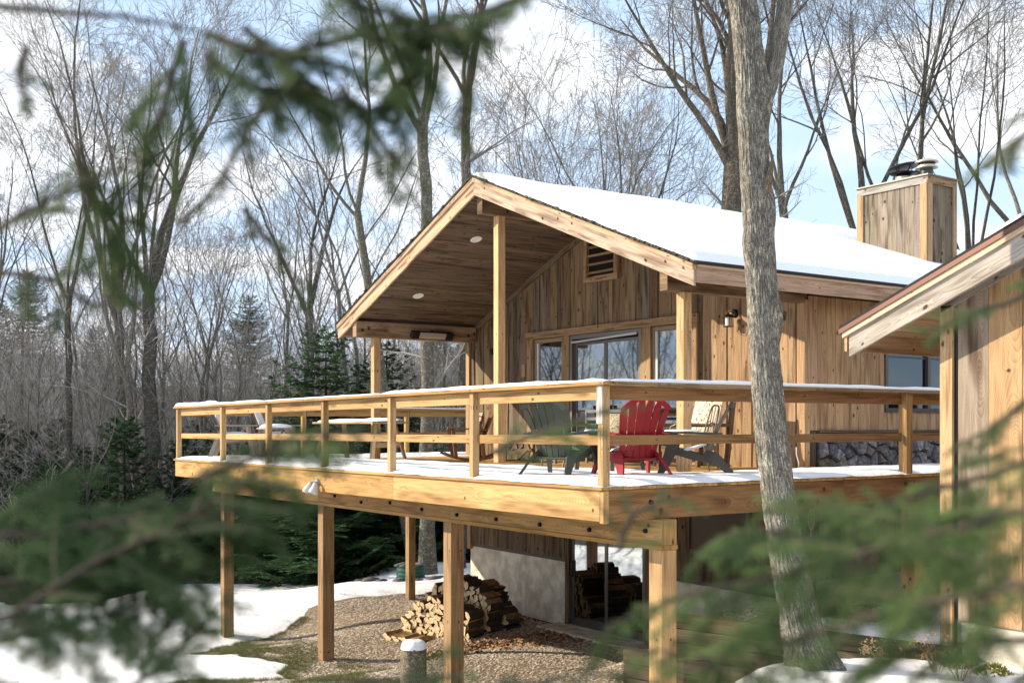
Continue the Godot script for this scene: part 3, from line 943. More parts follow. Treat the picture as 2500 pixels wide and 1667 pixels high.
# snow on the two roof slopes: a soft-edged blanket
func roof_snow() -> void:
	var b := MB.new()
	var nx := 90
	var nz := 60
	for i in nx + 1:
		var fx := float(i) / nx
		for j in nz + 1:
			var fz := float(j) / nz
			var z := lerpf(RIDGE_Z - 4.93, RIDGE_Z + 4.96, fz)
			var x := lerpf(9.24 + 0.05 * noise.get_noise_1d(z * 30.0) + 0.05 * fine.get_noise_1d(z * 60.0), END_X + 0.3, fx * fx * 0.5 + fx * 0.5)
			var e := minf(minf(x - 9.2, END_X + 0.35 - x), 4.99 - absf(z - RIDGE_Z))
			var t := 0.075 * sqrt(clampf(e / 0.2, 0.0, 1.0)) + 0.04 * noise.get_noise_2d(x * 7.0, z * 7.0) * clampf(e, 0.0, 1.0)
			if i == 0 or i == nx or j == 0 or j == nz:
				t = 0.003
			# snow rounds off over the ridge and is scoured beside the chimney
			var ridge := sqrt(pow(z - RIDGE_Z, 2.0) + 0.02)
			var y := RIDGE_Y - PITCH * ridge + 0.05
			y = minf(y, roof_y(z)) + t
			b.vert(Vector3(x, y, z), Vector3.UP, Vector2(x, z), Color.WHITE)
	var w := nz + 1
	for i in nx:
		for j in nz:
			var a := i * w + j
			b.tri(a, a + w, a + w + 1)
			b.tri(a, a + w + 1, a + 1)
	for k in b.v.size():
		var i := k / w
		var j := k % w
		var p0 := b.v[maxi(i - 1, 0) * w + j]
		var p1 := b.v[mini(i + 1, nx) * w + j]
		var q0 := b.v[i * w + maxi(j - 1, 0)]
		var q1 := b.v[i * w + mini(j + 1, nz)]
		b.n[k] = (q1 - q0).cross(p1 - p0).normalized()
	tag(put(self, "roof_snow", b, M.snow), "thick white snow lying on the house roof", "snow", "", "stuff")

# ---------------------------------------------------------------- the deck
const RIM_X := 6.78
const RIM_Z := -8.33
const END_Z := -21.8

# the deck has settled towards its far end
func sag(z: float) -> float:
	return -0.0056 * clampf(RIM_Z - z, 0.0, 14.0)

func sloped(parent: Node, called: String, x0: float, x1: float, z0: float, z1: float, y0: float, y1: float, m: Material, col: Color, bevel := 0.0) -> MeshInstance3D:
	var a := Vector3((x0 + x1) * 0.5, (y0 + y1) * 0.5 + sag(z0), z0)
	var b := Vector3(a.x, (y0 + y1) * 0.5 + sag(z1), z1)
	return beam(parent, called, a, b, x1 - x0, y1 - y0, m, col, Vector3.UP, bevel)

func post(parent: Node, called: String, x: float, z: float, y0: float, y1: float, w: float, col: Color) -> MeshInstance3D:
	return plank(parent, called, Vector3(x - w * 0.5, y0, z - w * 0.5), Vector3(x + w * 0.5, y1, z + w * 0.5), M.lumber, weather(col, 0.15), 0.006)

func deck() -> void:
	var d := thing("deck", "raised golden timber deck with railings wrapping round the house", "deck")
	var L: Material = M.lumber
	# floor boards run across the gable and on along the side
	var x := RIM_X - 0.03
	while x < 17.4:
		var z0 := END_Z - 0.02
		var z1 := RIM_Z + 0.02
		if x > 12.0:
			z0 = SIDE_Z + 0.06
			if x < 16.2:
				sloped(d, "deck_board", x, x + 0.138, END_Z - 0.02, FAR_Z - 0.03, -0.03, rr(-0.002, 0.001), L, vary(GOLD, 0.16))
		var z := z0
		while z < z1 - 0.1:
			var ze := z1 if z1 - z < 5.2 else z + rr(3.6, 4.9)
			sloped(d, "deck_board", x, x + 0.138, z, ze - 0.004, -0.03, rr(-0.002, 0.001), L, vary(GOLD, 0.16))
			z = ze
		x += 0.144
	# rims
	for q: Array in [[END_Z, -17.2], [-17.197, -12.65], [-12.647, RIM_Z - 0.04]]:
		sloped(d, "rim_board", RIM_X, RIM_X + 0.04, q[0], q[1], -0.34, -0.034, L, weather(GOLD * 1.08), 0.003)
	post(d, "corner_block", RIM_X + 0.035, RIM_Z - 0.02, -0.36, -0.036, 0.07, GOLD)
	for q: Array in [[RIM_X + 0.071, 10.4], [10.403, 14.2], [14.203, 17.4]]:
		plank(d, "rim_board", Vector3(q[0], -0.34, RIM_Z - 0.04), Vector3(q[1], -0.034, RIM_Z), L, weather(Color(0.29, 0.15, 0.052)), 0.003)  # shade of this side is put into the darker board colour
	plank(d, "rim_board", Vector3(RIM_X + 0.041, -0.34 - 0.075, END_Z), Vector3(16.2, -0.034 - 0.075, END_Z + 0.04), L, GOLD, 0.003)
	for k in 14:
		var xx := 7.2 + k * 0.7
		plank(d, "joist", Vector3(RIM_X + 0.041, -0.32 + sag(-21.4 + k * 1.0), -21.4 + k * 1.0), Vector3(12.06, -0.035 + sag(-21.4 + k * 1.0), -21.355 + k * 1.0), L, GOLD * 0.8)
	# the carrying beam with its carriage bolts and a lighter strip below
	for q: Array in [[-21.5, -16.45], [-16.447, -12.32], [-12.317, -8.2]]:
		sloped(d, "beam", 7.44, 7.64, q[0], q[1], -0.60, -0.345, L, weather(GOLD * 0.92), 0.004)
		sloped(d, "beam_strip", 7.435, 7.655, q[0], q[1], -0.65, -0.602, L, weather(GOLD), 0.003)
	var bolt := MB.new()
	bolt.lathe(Vector3.ZERO, [Vector2(0.0, 0.035), Vector2(0.022, 0.03), Vector2(0.026, 0.0)], 10, Color(0.015, 0.013, 0.012))
	var bm := bolt.mesh()
	for k in 14:
		var zz := -20.4 + k * 0.92
		var o := part(d, "bolt", bm, M.metal)
		o.position = Vector3(7.44, -0.5 + sag(zz) + rr(-0.04, 0.04), zz)
		o.rotation.z = PI / 2
	for q: Array in [[7.4, -0.17], [9.1, -0.12], [9.65, -0.24], [11.55, -0.12], [11.75, -0.27], [12.6, -0.16]]:
		var o := part(d, "bolt", bm, M.metal)
		o.position = Vector3(q[0], q[1], RIM_Z)
		o.rotation.x = PI / 2
	# heavy posts
	for q: Array in [[7.54, -20.95, -4.0, -0.65], [7.54, -16.36, -3.6, -0.65], [7.54, -12.38, -3.4, -0.65], [7.54, -8.3, -2.9, -0.65]]:
		post(d, "support_post", q[0], q[1], q[2], q[3] + sag(q[1]), 0.2, Color(0.46, 0.285, 0.125))
	post(d, "support_post", 11.6, -20.85, -3.7, -0.4, 0.16, Color(0.46, 0.285, 0.125))
	post(d, "support_post", 11.96, -8.52, -2.4, -0.35, 0.2, Color(0.55, 0.33, 0.14))
	post(d, "support_post", 15.6, -8.52, -2.4, -0.35, 0.2, Color(0.55, 0.33, 0.14))
	# railing along the front
	var zs := [-21.74, -19.2, -17.04, -14.87, -12.79, -10.76, RIM_Z - 0.05]
	for k in zs.size():
		var z: float = zs[k]
		var w := 0.089
		post(d, "rail_post", RIM_X + 0.055, z, -0.03 + sag(z), 1.0 + sag(z), w, Color(0.56, 0.355, 0.155))
		if k == 0:
			continue
		var zp: float = zs[k - 1]
		sloped(d, "top_rail", RIM_X + 0.07, RIM_X + 0.108, zp + 0.046, z - 0.046, 0.86, 0.997, L, weather(GOLD), 0.003)
		sloped(d, "middle_rail", RIM_X + 0.07, RIM_X + 0.108, zp + 0.046, z - 0.046, 0.41, 0.507, L, weather(GOLD * 1.05), 0.003)
	for q: Array in [[-21.86, -16.9], [-16.896, -12.6], [-12.596, RIM_Z + 0.05]]:
		sloped(d, "rail_cap", RIM_X - 0.03, RIM_X + 0.14, q[0], q[1], 1.001, 1.04, M.worn_wood, weather(GOLD * 0.95), 0.004)
	# weathered patch block on the corner post, then the side railing; its posts and rails carry painted shade
	plank(d, "post_sleeve", Vector3(RIM_X - 0.002, 0.62, RIM_Z - 0.10), Vector3(RIM_X + 0.012, 0.998, RIM_Z - 0.008), M.worn_wood, Color(0.75, 0.74, 0.70))
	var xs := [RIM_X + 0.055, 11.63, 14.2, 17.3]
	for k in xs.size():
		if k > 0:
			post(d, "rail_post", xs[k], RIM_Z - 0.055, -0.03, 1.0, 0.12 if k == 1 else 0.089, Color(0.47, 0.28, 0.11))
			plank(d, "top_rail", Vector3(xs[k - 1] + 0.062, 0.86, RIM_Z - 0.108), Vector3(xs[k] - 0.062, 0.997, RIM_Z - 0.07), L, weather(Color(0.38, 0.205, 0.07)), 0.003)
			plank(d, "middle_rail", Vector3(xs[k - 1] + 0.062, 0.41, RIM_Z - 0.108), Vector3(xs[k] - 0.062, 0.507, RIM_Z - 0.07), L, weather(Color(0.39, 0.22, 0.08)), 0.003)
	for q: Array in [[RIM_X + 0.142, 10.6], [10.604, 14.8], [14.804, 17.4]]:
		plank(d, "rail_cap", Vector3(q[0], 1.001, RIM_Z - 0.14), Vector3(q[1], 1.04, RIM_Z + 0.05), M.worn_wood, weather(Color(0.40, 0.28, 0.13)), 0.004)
	# railing along the far end
	var s := sag(END_Z)
	for q: Array in [[9.5, 0], [12.0, 0], [14.5, 0], [16.15, 0]]:
		post(d, "rail_post", q[0], END_Z + 0.055, s - 0.03, s + 1.0, 0.089, GOLD)
	for q: Array in [[RIM_X + 0.12, 9.45], [9.55, 11.95], [12.05, 14.45], [14.55, 16.1]]:
		plank(d, "top_rail", Vector3(q[0], s + 0.86, END_Z + 0.07), Vector3(q[1], s + 0.997, END_Z + 0.108), L, weather(GOLD * 0.9))
		plank(d, "middle_rail", Vector3(q[0], s + 0.41, END_Z + 0.07), Vector3(q[1], s + 0.507, END_Z + 0.108), L, weather(GOLD * 0.9))
	plank(d, "rail_cap", Vector3(RIM_X + 0.142, s + 1.001, END_Z - 0.03), Vector3(16.2, s + 1.04, END_Z + 0.14), L, GOLD * 0.9)

# a rounded, uneven ridge of snow along a line
func snow_strip(parent: Node, called: String, a: Vector3, b: Vector3, half: float, tall: float, n: int) -> MeshInstance3D:
	var m := MB.new()
	var side := Vector3.UP.cross(b - a).normalized()
	var prof := [Vector2(-1.0, 0.0), Vector2(-1.03, 0.35), Vector2(-0.9, 0.75), Vector2(-0.5, 1.0), Vector2(0.0, 1.05), Vector2(0.5, 1.0), Vector2(0.9, 0.75), Vector2(1.03, 0.35), Vector2(1.0, 0.0)]
	for k in n + 1:
		var f := float(k) / n
		var o := a.lerp(b, f)
		var e := sqrt(clampf(minf(f, 1.0 - f) * n / 2.0, 0.0, 1.0))
		var t := tall * (1.0 + 0.45 * noise.get_noise_2d(o.x * 16.0 + 5.0, o.z * 16.0) + 0.25 * fine.get_noise_2d(o.x * 40.0, o.z * 40.0)) * lerpf(0.15, 1.0, e)
		var h := half * (1.0 + 0.10 * fine.get_noise_2d(o.z * 20.0, o.x * 20.0 + 7.0)) * lerpf(0.8, 1.0, e)
		for q: Vector2 in prof:
			m.vert(o + side * q.x * h + Vector3.UP * q.y * t, (side * q.x + Vector3.UP * (0.25 + q.y)).normalized(), Vector2(q.x, f), Color.WHITE)
	var w := prof.size()
	for k in n:
		for j in w - 1:
			var i := k * w + j
			m.tri(i, i + w + 1, i + w)
			m.tri(i, i + 1, i + w + 1)
	return put(parent, called, m, M.snow)

func deck_snow() -> void:
	var rs := thing("rail_snow", "line of snow lying along the deck's railing caps", "snow")
	rs.set_meta("kind", "stuff")
	for q: Array in [[-21.84, -19.55, 0.065], [-19.5, -17.3, 0.028], [-17.3, -13.0, 0.022], [-13.0, RIM_Z + 0.03, 0.034]]:
		var a := Vector3(RIM_X + 0.055, 1.04 + sag(q[0]), q[0])
		snow_strip(rs, "snow_ridge", a, Vector3(RIM_X + 0.055, 1.04 + sag(q[1]), q[1]), 0.075, q[2], 40)
	snow_strip(rs, "snow_ridge", Vector3(RIM_X + 0.1, 1.04, RIM_Z - 0.045), Vector3(17.4, 1.04, RIM_Z - 0.045), 0.085, 0.034, 90)
	snow_strip(rs, "snow_ridge", Vector3(RIM_X + 0.15, 1.04 + sag(END_Z), END_Z + 0.055), Vector3(9.7, 1.04 + sag(END_Z), END_Z + 0.055), 0.075, 0.05, 30)
	snow_strip(rs, "snow_ridge", Vector3(9.7, 1.04 + sag(END_Z), END_Z + 0.055), Vector3(16.2, 1.04 + sag(END_Z), END_Z + 0.055), 0.075, 0.025, 60)
	# the floor: a blanket outside the porch roof's drip line
	var b := MB.new()
	var st := 0.09
	var nx := int(10.5 / st)
	var nz := 150
	var sz := (RIM_Z + 0.014 - END_Z) / nz
	for i in nx + 1:
		for j in nz + 1:
			var x := RIM_X - 0.015 + i * st
			var z := END_Z + j * sz
			var n1 := noise.get_noise_2d(x * 9.0 + 40.0, z * 9.0)
			var n2 := fine.get_noise_2d(x * 25.0, z * 25.0)
			var inner := maxf(9.35 + n1 * 0.35 - x, z - (-9.95 + n1 * 0.25))
			inner = maxf(inner, (-19.9 + n1 * 0.3) - z)
			var t := minf(0.055 + n1 * 0.02, inner * 0.22) + n2 * 0.006
			var rim := minf(minf(x - RIM_X + 0.02, RIM_Z - 0.0 - z), z - END_Z)
			rim = minf(minf(x - RIM_X + 0.02, RIM_Z + 0.02 - z), z - END_Z + 0.01)
			t = minf(t, -0.004 + sqrt(maxf(rim, 0.0)) * 0.13 + n2 * 0.008)
			if x > 12.0 and z < SIDE_Z + 0.06:
				t = -0.02 if z > FAR_Z - 0.05 or x > 16.1 else t
			# trodden hollows round the chairs
			t -= 0.02 * clampf(fine.get_noise_2d(x * 9.0 + 60.0, z * 9.0) - 0.1, 0.0, 0.6)
			b.vert(Vector3(x, clampf(t, -0.02, 0.08) + sag(z), z), Vector3.UP, Vector2(x, z), Color.WHITE)
	var w := nz + 1
	for i in nx:
		for j in nz:
			var a := i * w + j
			if maxf(maxf(b.v[a].y - sag(b.v[a].z), b.v[a + w + 1].y - sag(b.v[a].z)), maxf(b.v[a + 1].y - sag(b.v[a].z), b.v[a + w].y - sag(b.v[a].z))) < -0.012:
				continue
			b.tri(a, a + w, a + w + 1)
			b.tri(a, a + w + 1, a + 1)
	for k in b.v.size():
		var i := k / w
		var j := k % w
		b.n[k] = (b.v[i * w + mini(j + 1, nz)] - b.v[i * w + maxi(j - 1, 0)]).cross(b.v[mini(i + 1, nx) * w + j] - b.v[maxi(i - 1, 0) * w + j]).normalized()
	tag(put(self, "deck_snow", b, M.snow), "snow blanket on the open part of the deck floor", "snow", "", "stuff")

# ---------------------------------------------------------------- the neighbouring outbuilding at the right
func garage() -> void:
	var g := thing("garage", "wooden outbuilding with low gable roof and pale concrete footing", "outbuilding")
	var W: Material = M.worn_wood
	var L: Material = M.lumber
	var gx := 9.1
	var p := 0.416
	var ry := func(z: float) -> float: return 1.60 + p * (z + 6.88)   # roof top over z
	var ridge := -1.2
	# wall core and boards
	plank(g, "wall_core", Vector3(9.14, -1.3, -6.15), Vector3(9.26, 1.6, 1.8), M.plain, Color(0.1, 0.08, 0.06))
	plank(g, "wall_core", Vector3(9.14, -1.3, -6.15), Vector3(16.0, 1.5, -6.05), M.plain, Color(0.1, 0.08, 0.06))
	var z := -6.0
	while z < 3.6:
		var z1 := z + rr(0.24, 0.33)
		var ya: float = ry.call(z) if z < ridge else ry.call(2.0 * ridge - z)
		var yb: float = ry.call(z1) if z1 < ridge else ry.call(2.0 * ridge - z1)
		var c := vary(Color(0.46, 0.295, 0.145), 0.1)
		if z < -5.95:
			c = Color(0.34, 0.27, 0.20)
		wall_board(g, "siding_board", gx + rr(0.0, 0.004), z, z1 - 0.006, -1.19, ya - 0.12, yb - 0.12, W if z < -5.95 else L, c, 0.04)
		z = z1
	plank(g, "corner_board", Vector3(gx - 0.03, -1.75, -6.17), Vector3(gx + 0.005, 1.72, -6.04), L, TAN * 1.15, 0.003)
	for k in 4:
		plank(g, "corner_post", Vector3(gx + 0.02 + k * 0.001, -1.7, -6.18 + k * 0.001), Vector3(gx + 0.12, 1.4, -6.05), W, BROWN * 0.7) if k == 0 else null
	# siding of the side that faces the house
	var x := 9.22
	while x < 16.0:
		plank(g, "siding_board", Vector3(x, -1.19, -6.175), Vector3(x + 0.27, 1.55, -6.155), L, vary(TAN, 0.1))
		x += 0.275
	# footing in panels
	for q: Array in [[-6.03, -5.35], [-5.345, -4.2], [-4.195, -2.6], [-2.595, 1.0], [1.005, 3.6]]:
		plank(g, "concrete_panel", Vector3(gx + 0.03 + rr(0, 0.004), -2.4, q[0]), Vector3(gx + 0.25, -1.195, q[1] - 0.006), M.concrete, Color.WHITE, 0.004)
	# roof
	var e := -7.0
	for s in 2:
		var za := e if s == 0 else ridge
		var zb := ridge if s == 0 else 2.0 * ridge - e
		var ya: float = ry.call(e) if s == 0 else ry.call(ridge)
		var yb: float = ry.call(ridge) if s == 0 else ry.call(e)
		rake_board(g, "roof", 8.66, 17.0, za, ya + 0.02, zb, yb + 0.02, 0.03, M.shingle, Color.WHITE)
		rake_board(g, "drip_edge", 8.655, 8.72, za, ya - 0.011, zb, yb - 0.011, 0.045, M.metal, Color(0.17, 0.095, 0.075))
		rake_board(g, "rake_trim", 8.67, 8.72, za + 0.03, ya - 0.045, zb, yb - 0.057, 0.05, L, Color(0.85, 0.66, 0.45))
		rake_board(g, "rake_board", 8.70, 8.74, za + 0.09, ya - 0.075, zb, yb - 0.108, 0.2, W, GREYED * 1.2)
		rake_board(g, "frieze_board", 9.07, 9.10, za + (0.84 if s == 0 else 0.0), ya - 0.09 + (p * 0.84 if s == 0 else 0.0), zb - (0.0 if s == 0 else 0.84), yb - 0.09 + (0.0 if s == 0 else p * 0.84), 0.15, W, GREYED * 0.9)
	# boards under the overhang
	for k in 7:
		var zz := -6.93 + k * 0.125
		var yy: float = ry.call(zz) - 0.05
		beam(g, "soffit_board", Vector3(8.745, yy, zz), Vector3(16.9, yy, zz), 0.13, 0.018, L, vary(TAN, 0.12), Vector3(0, 1, -p).normalized())
	for k in 40:
		var zz := -6.05 + k * 0.125
		var yy: float = ry.call(zz) - 0.05
		beam(g, "soffit_board", Vector3(8.745, yy, zz), Vector3(9.09, yy, zz), 0.13, 0.018, L, vary(TAN, 0.12), Vector3(0, 1, -p).normalized())
	plank(g, "eave_board", Vector3(8.745, 1.33, -7.0), Vector3(16.9, 1.50, -6.97), L, TAN)
	# snow that has slid back from the eave
	var sb := MB.new()
	rake_board(g, "snow_layer", 8.75, 16.8, -5.5, ry.call(-5.5) + 0.09, ridge, ry.call(ridge) + 0.1, 0.08, M.snow, Color.WHITE)

# ---------------------------------------------------------------- the leaning hardwood in front of the deck
func front_tree() -> void:
	var t := thing("leaning_tree", "tall leaning grey-barked hardwood trunk in front of the deck's right side", "tree", Vector3(7.5, -1.6, -6.35))
	var o := t.position
	var p: Array[Vector3] = [Vector3(7.66, -2.05, -6.27), Vector3(7.59, -1.6, -6.32), Vector3(7.5, -1.29, -6.38), Vector3(7.42, -0.99, -6.43), Vector3(7.3, -0.24, -6.51), Vector3(7.23, 0.52, -6.56), Vector3(7.18, 1.28, -6.6), Vector3(7.15, 2.03, -6.62), Vector3(7.11, 2.79, -6.65), Vector3(7.08, 3.55, -6.66), Vector3(7.05, 4.0, -6.68), Vector3(7.0, 4.6, -6.72), Vector3(6.9, 6.5, -6.8), Vector3(6.95, 9.5, -6.9), Vector3(6.8, 12.5, -7.0)]
	var r: Array[float] = [0.36, 0.275, 0.215, 0.178, 0.154, 0.147, 0.137, 0.138, 0.133, 0.142, 0.135, 0.122, 0.11, 0.08, 0.03]
	var b := MB.new()
	var sides := 150
	var rows := 420
	var y0 := p[0].y
	var k := 0
	for j in rows + 1:
		var f := float(j) / rows
		var yy := lerpf(y0, 5.2, f) if j < rows - 40 else lerpf(5.2 - (5.2 - y0) * 40.0 / rows, 12.5, float(j - rows + 40) / 40.0)
		while k < p.size() - 2 and p[k + 1].y < yy:
			k += 1
		var q := clampf((yy - p[k].y) / (p[k + 1].y - p[k].y), 0.0, 1.0)
		var c := p[k].cubic_interpolate(p[k + 1], p[maxi(k - 1, 0)], p[mini(k + 2, p.size() - 1)], q)
		var rad := lerpf(r[k], r[k + 1], q) * 0.93
		for s in sides + 1:
			var a := TAU * s / sides
			var d := Vector3(cos(a), 0, sin(a))
			var fur := absf(fine.get_noise_3d(cos(a) * 62.0, yy * 11.0, sin(a) * 62.0))
			var rough := (0.014 * minf(fur * 3.2, 1.0) - 0.010 + 0.004 * fine.get_noise_3d(cos(a) * 90.0, yy * 60.0, sin(a) * 90.0)) + 0.012 * noise.get_noise_3d(cos(a) * 14.0, yy * 22.0, sin(a) * 14.0)
			# swellings at old branch scars
			for sc: Array in [[2.5, 1.2, 0.04, 0.2], [3.45, 0.85, 0.055, 0.2], [3.32, 2.9, 0.045, 0.16], [1.55, 0.6, 0.055, 0.16], [2.15, 3.2, 0.025, 0.12], [2.2, 2.9, 0.02, 0.1]]:
				var dy: float = (yy - sc[0]) / sc[3]
				var da: float = wrapf(a - sc[1], -PI, PI) / 0.75
				rough += sc[2] * exp(-dy * dy - da * da)
			if yy < -1.0:
				rough += 0.05 * (-1.0 - yy) * sin(a * 5.0 + 0.6)
			var pos := c + d * (rad + rough * (rad / 0.14))
			b.vert(pos - o, d, Vector2(s * 1.0 / sides, yy * 0.4), Color(0.62, 0.60, 0.565))
	var w := sides + 1
	for j in rows:
		for s in sides:
			var i := j * w + s
			b.tri(i, i + 1, i + w + 1)
			b.tri(i, i + w + 1, i + w)
	for j in rows + 1:
		for s in w:
			var i := j * w + s
			var u0 := b.v[j * w + (s - 1 if s > 0 else sides - 1)]
			var u1 := b.v[j * w + (s + 1 if s < sides else 1)]
			var v0 := b.v[maxi(j - 1, 0) * w + s]
			var v1 := b.v[mini(j + 1, rows) * w + s]
			b.n[i] = (v1 - v0).cross(u1 - u0).normalized()
	put(t, "trunk", b, M.fissured_bark)
	# the second stem that leaves the trunk high up, and a snag
	var l := MB.new()
	var lp := PackedVector3Array([Vector3(7.09, 3.2, -6.62), Vector3(7.17, 3.5, -6.6), Vector3(7.2, 3.75, -6.58), Vector3(7.235, 4.0, -6.56), Vector3(7.28, 4.4, -6.53), Vector3(7.4, 5.5, -6.4), Vector3(7.9, 8.0, -6.1)])
	for i in lp.size():
		lp[i] -= o - Vector3(0.03, 0, 0.02) * minf(i, 2.0)
	l.tube(lp, PackedFloat32Array([0.06, 0.07, 0.07, 0.068, 0.066, 0.055, 0.02]), 18, Color(0.58, 0.56, 0.53), 0.4)
	put(t, "limb", l, M.fissured_bark)
	var sn := MB.new()
	var sp := PackedVector3Array([Vector3(7.11, 2.52, -6.57), Vector3(7.13, 2.72, -6.505), Vector3(7.15, 2.93, -6.475)])
	for i in sp.size():
		sp[i] -= o
	sn.tube(sp, PackedFloat32Array([0.055, 0.036, 0.006]), 10, Color(0.72, 0.58, 0.44), 0.75)
	put(t, "snag", sn, M.bark)
	var st := MB.new()
	var tp := PackedVector3Array([Vector3(7.24, 1.5, -6.55), Vector3(7.31, 1.56, -6.53), Vector3(7.325, 1.6, -6.525)])
	for i in tp.size():
		tp[i] -= o
	st.tube(tp, PackedFloat32Array([0.06, 0.055, 0.04]), 14, Color(0.20, 0.14, 0.09), 0.75, true)
	put(t, "branch_scar", st, M.bark)

# ---------------------------------------------------------------- bare hardwoods
# one branch and what grows from it, into the meshes big (limbs) and thin (twigs)
func grow(big: MB, thin: MB, r: RandomNumberGenerator, start: Vector3, dir: Vector3, length: float, rad: float, level: int, up: float, dense: float, col: Color) -> void:
	var segs: int = [9, 8, 5, 3, 2][level]
	var sides: int = [10, 7, 4, 3, 3][level]
	var p := PackedVector3Array([start])
	var rs := PackedFloat32Array([rad])
	var d := dir
	var bend: Vector3 = Vector3(r.randf_range(-1, 1), r.randf_range(-0.3, 0.6), r.randf_range(-1, 1)) * [0.10, 0.15, 0.2, 0.22, 0.2][level]
	for k in segs:
		d = (d + bend * 0.35 + Vector3(r.randf_range(-1, 1), r.randf_range(-0.7, 0.8), r.randf_range(-1, 1)) * [0.15, 0.2, 0.26, 0.28, 0.28][level] + Vector3.UP * up).normalized()
		p.append(p[k] + d * length / segs)
		rs.append(maxf(rad * (1.0 - 0.86 * (k + 1) / segs), 0.0045 if level > 2 else 0.006))
	var m: MB = big if level < 2 else thin
	var tint := col * (1.15 if level < 2 else 0.65)
	m.tube(p, rs, sides, tint, 0.6, false, tint.lerp(Color(0.27, 0.25, 0.235), 0.7 if level > 1 else 0.15))
	if level >= 4:
		return
	var n := int([6, 7, 6, 3][level] * dense + r.randf())
	for i in n:
		var f := lerpf([0.34, 0.22, 0.18, 0.2][level], 1.0, (i + r.randf()) / n)
		var q := f * segs
		var k := mini(int(q), segs - 1)
		var at := p[k].lerp(p[k + 1], q - k)
		var along := (p[k + 1] - p[k]).normalized()
		var side := along.cross(Vector3(r.randf_range(-1, 1), r.randf_range(-1, 1), r.randf_range(-1, 1))).normalized()
		var spread := r.randf_range(0.55, 1.0)
		var nd := (along + side * spread).normalized()
		var l := length * r.randf_range(0.38, 0.62) * (1.15 - 0.55 * f)
		grow(big, thin, r, at, nd, l, maxf(lerpf(rs[k], rs[k + 1], q - k) * r.randf_range(0.38, 0.6), 0.003), level + 1, up * 0.8, dense, col)

# trunk to the fork, then limbs
func make_tree(called: String, label: String, group: String, at: Vector3, seed_: int, tall: float, rad: float, fork: float, limbs: int, spread: float, lean: Vector2, dense := 1.0, col := Color(0.40, 0.365, 0.32), up := 0.05) -> Node3D:
	var r := RandomNumberGenerator.new()
	r.seed = seed_
	var t := thing(called, label, "tree", at, 0.0, group)
	var tr := MB.new()
	var big := MB.new()
	var thin := MB.new()
	var p := PackedVector3Array()
	var rs := PackedFloat32Array()
	var n := 14
	var c := Vector3(0, -0.5, 0)
	for k in n + 1:
		var f := float(k) / n
		var y := lerpf(-0.5, fork, f)
		c = Vector3(lean.x * y / tall + 0.25 * rad * r.randf_range(-1, 1) + 0.05 * sin(f * 5.0 + seed_), y, lean.y * y / tall + 0.25 * rad * r.randf_range(-1, 1))
		p.append(c)
		rs.append(rad * 0.84 * (1.0 - 0.32 * f) * (1.0 + 0.7 * exp(-maxf(y, 0.0) * 3.0)) * (1.0 + r.randf_range(-0.04, 0.04)))
	tr.tube(p, rs, 14, col, 0.6)
	put(t, "trunk", tr, M.bark)
	var top := p[n]
	var main := (p[n] - p[n - 3]).normalized()
	for i in limbs:
		var a := TAU * i / limbs + r.randf_range(-0.5, 0.5)
		var sp := spread * r.randf_range(0.55, 1.25)
		if i == 0:
			sp *= 0.3
		var d := (main + Vector3(cos(a) * sp, 0, sin(a) * sp)).normalized()
		grow(big, thin, r, top - main * r.randf_range(0.0, 0.5) * (0.0 if i == 0 else 1.0), d, (tall - fork) * r.randf_range(0.75, 1.05), rs[n] * (0.8 if i == 0 else r.randf_range(0.42, 0.66)), 0, up, dense, col)
	# a few side branches below the fork
	for i in int(fork / 1.6):
		var k := r.randi_range(5, n - 1)
		var a := r.randf() * TAU
		grow(big, thin, r, p[k], Vector3(cos(a), r.randf_range(0.2, 0.9), sin(a)).normalized(), r.randf_range(1.2, 2.6), rs[k] * r.randf_range(0.16, 0.3), 2, up, dense, col)
	put(t, "limb", big, M.bark)
	put(t, "twig_crown", thin, M.twig)
	return t

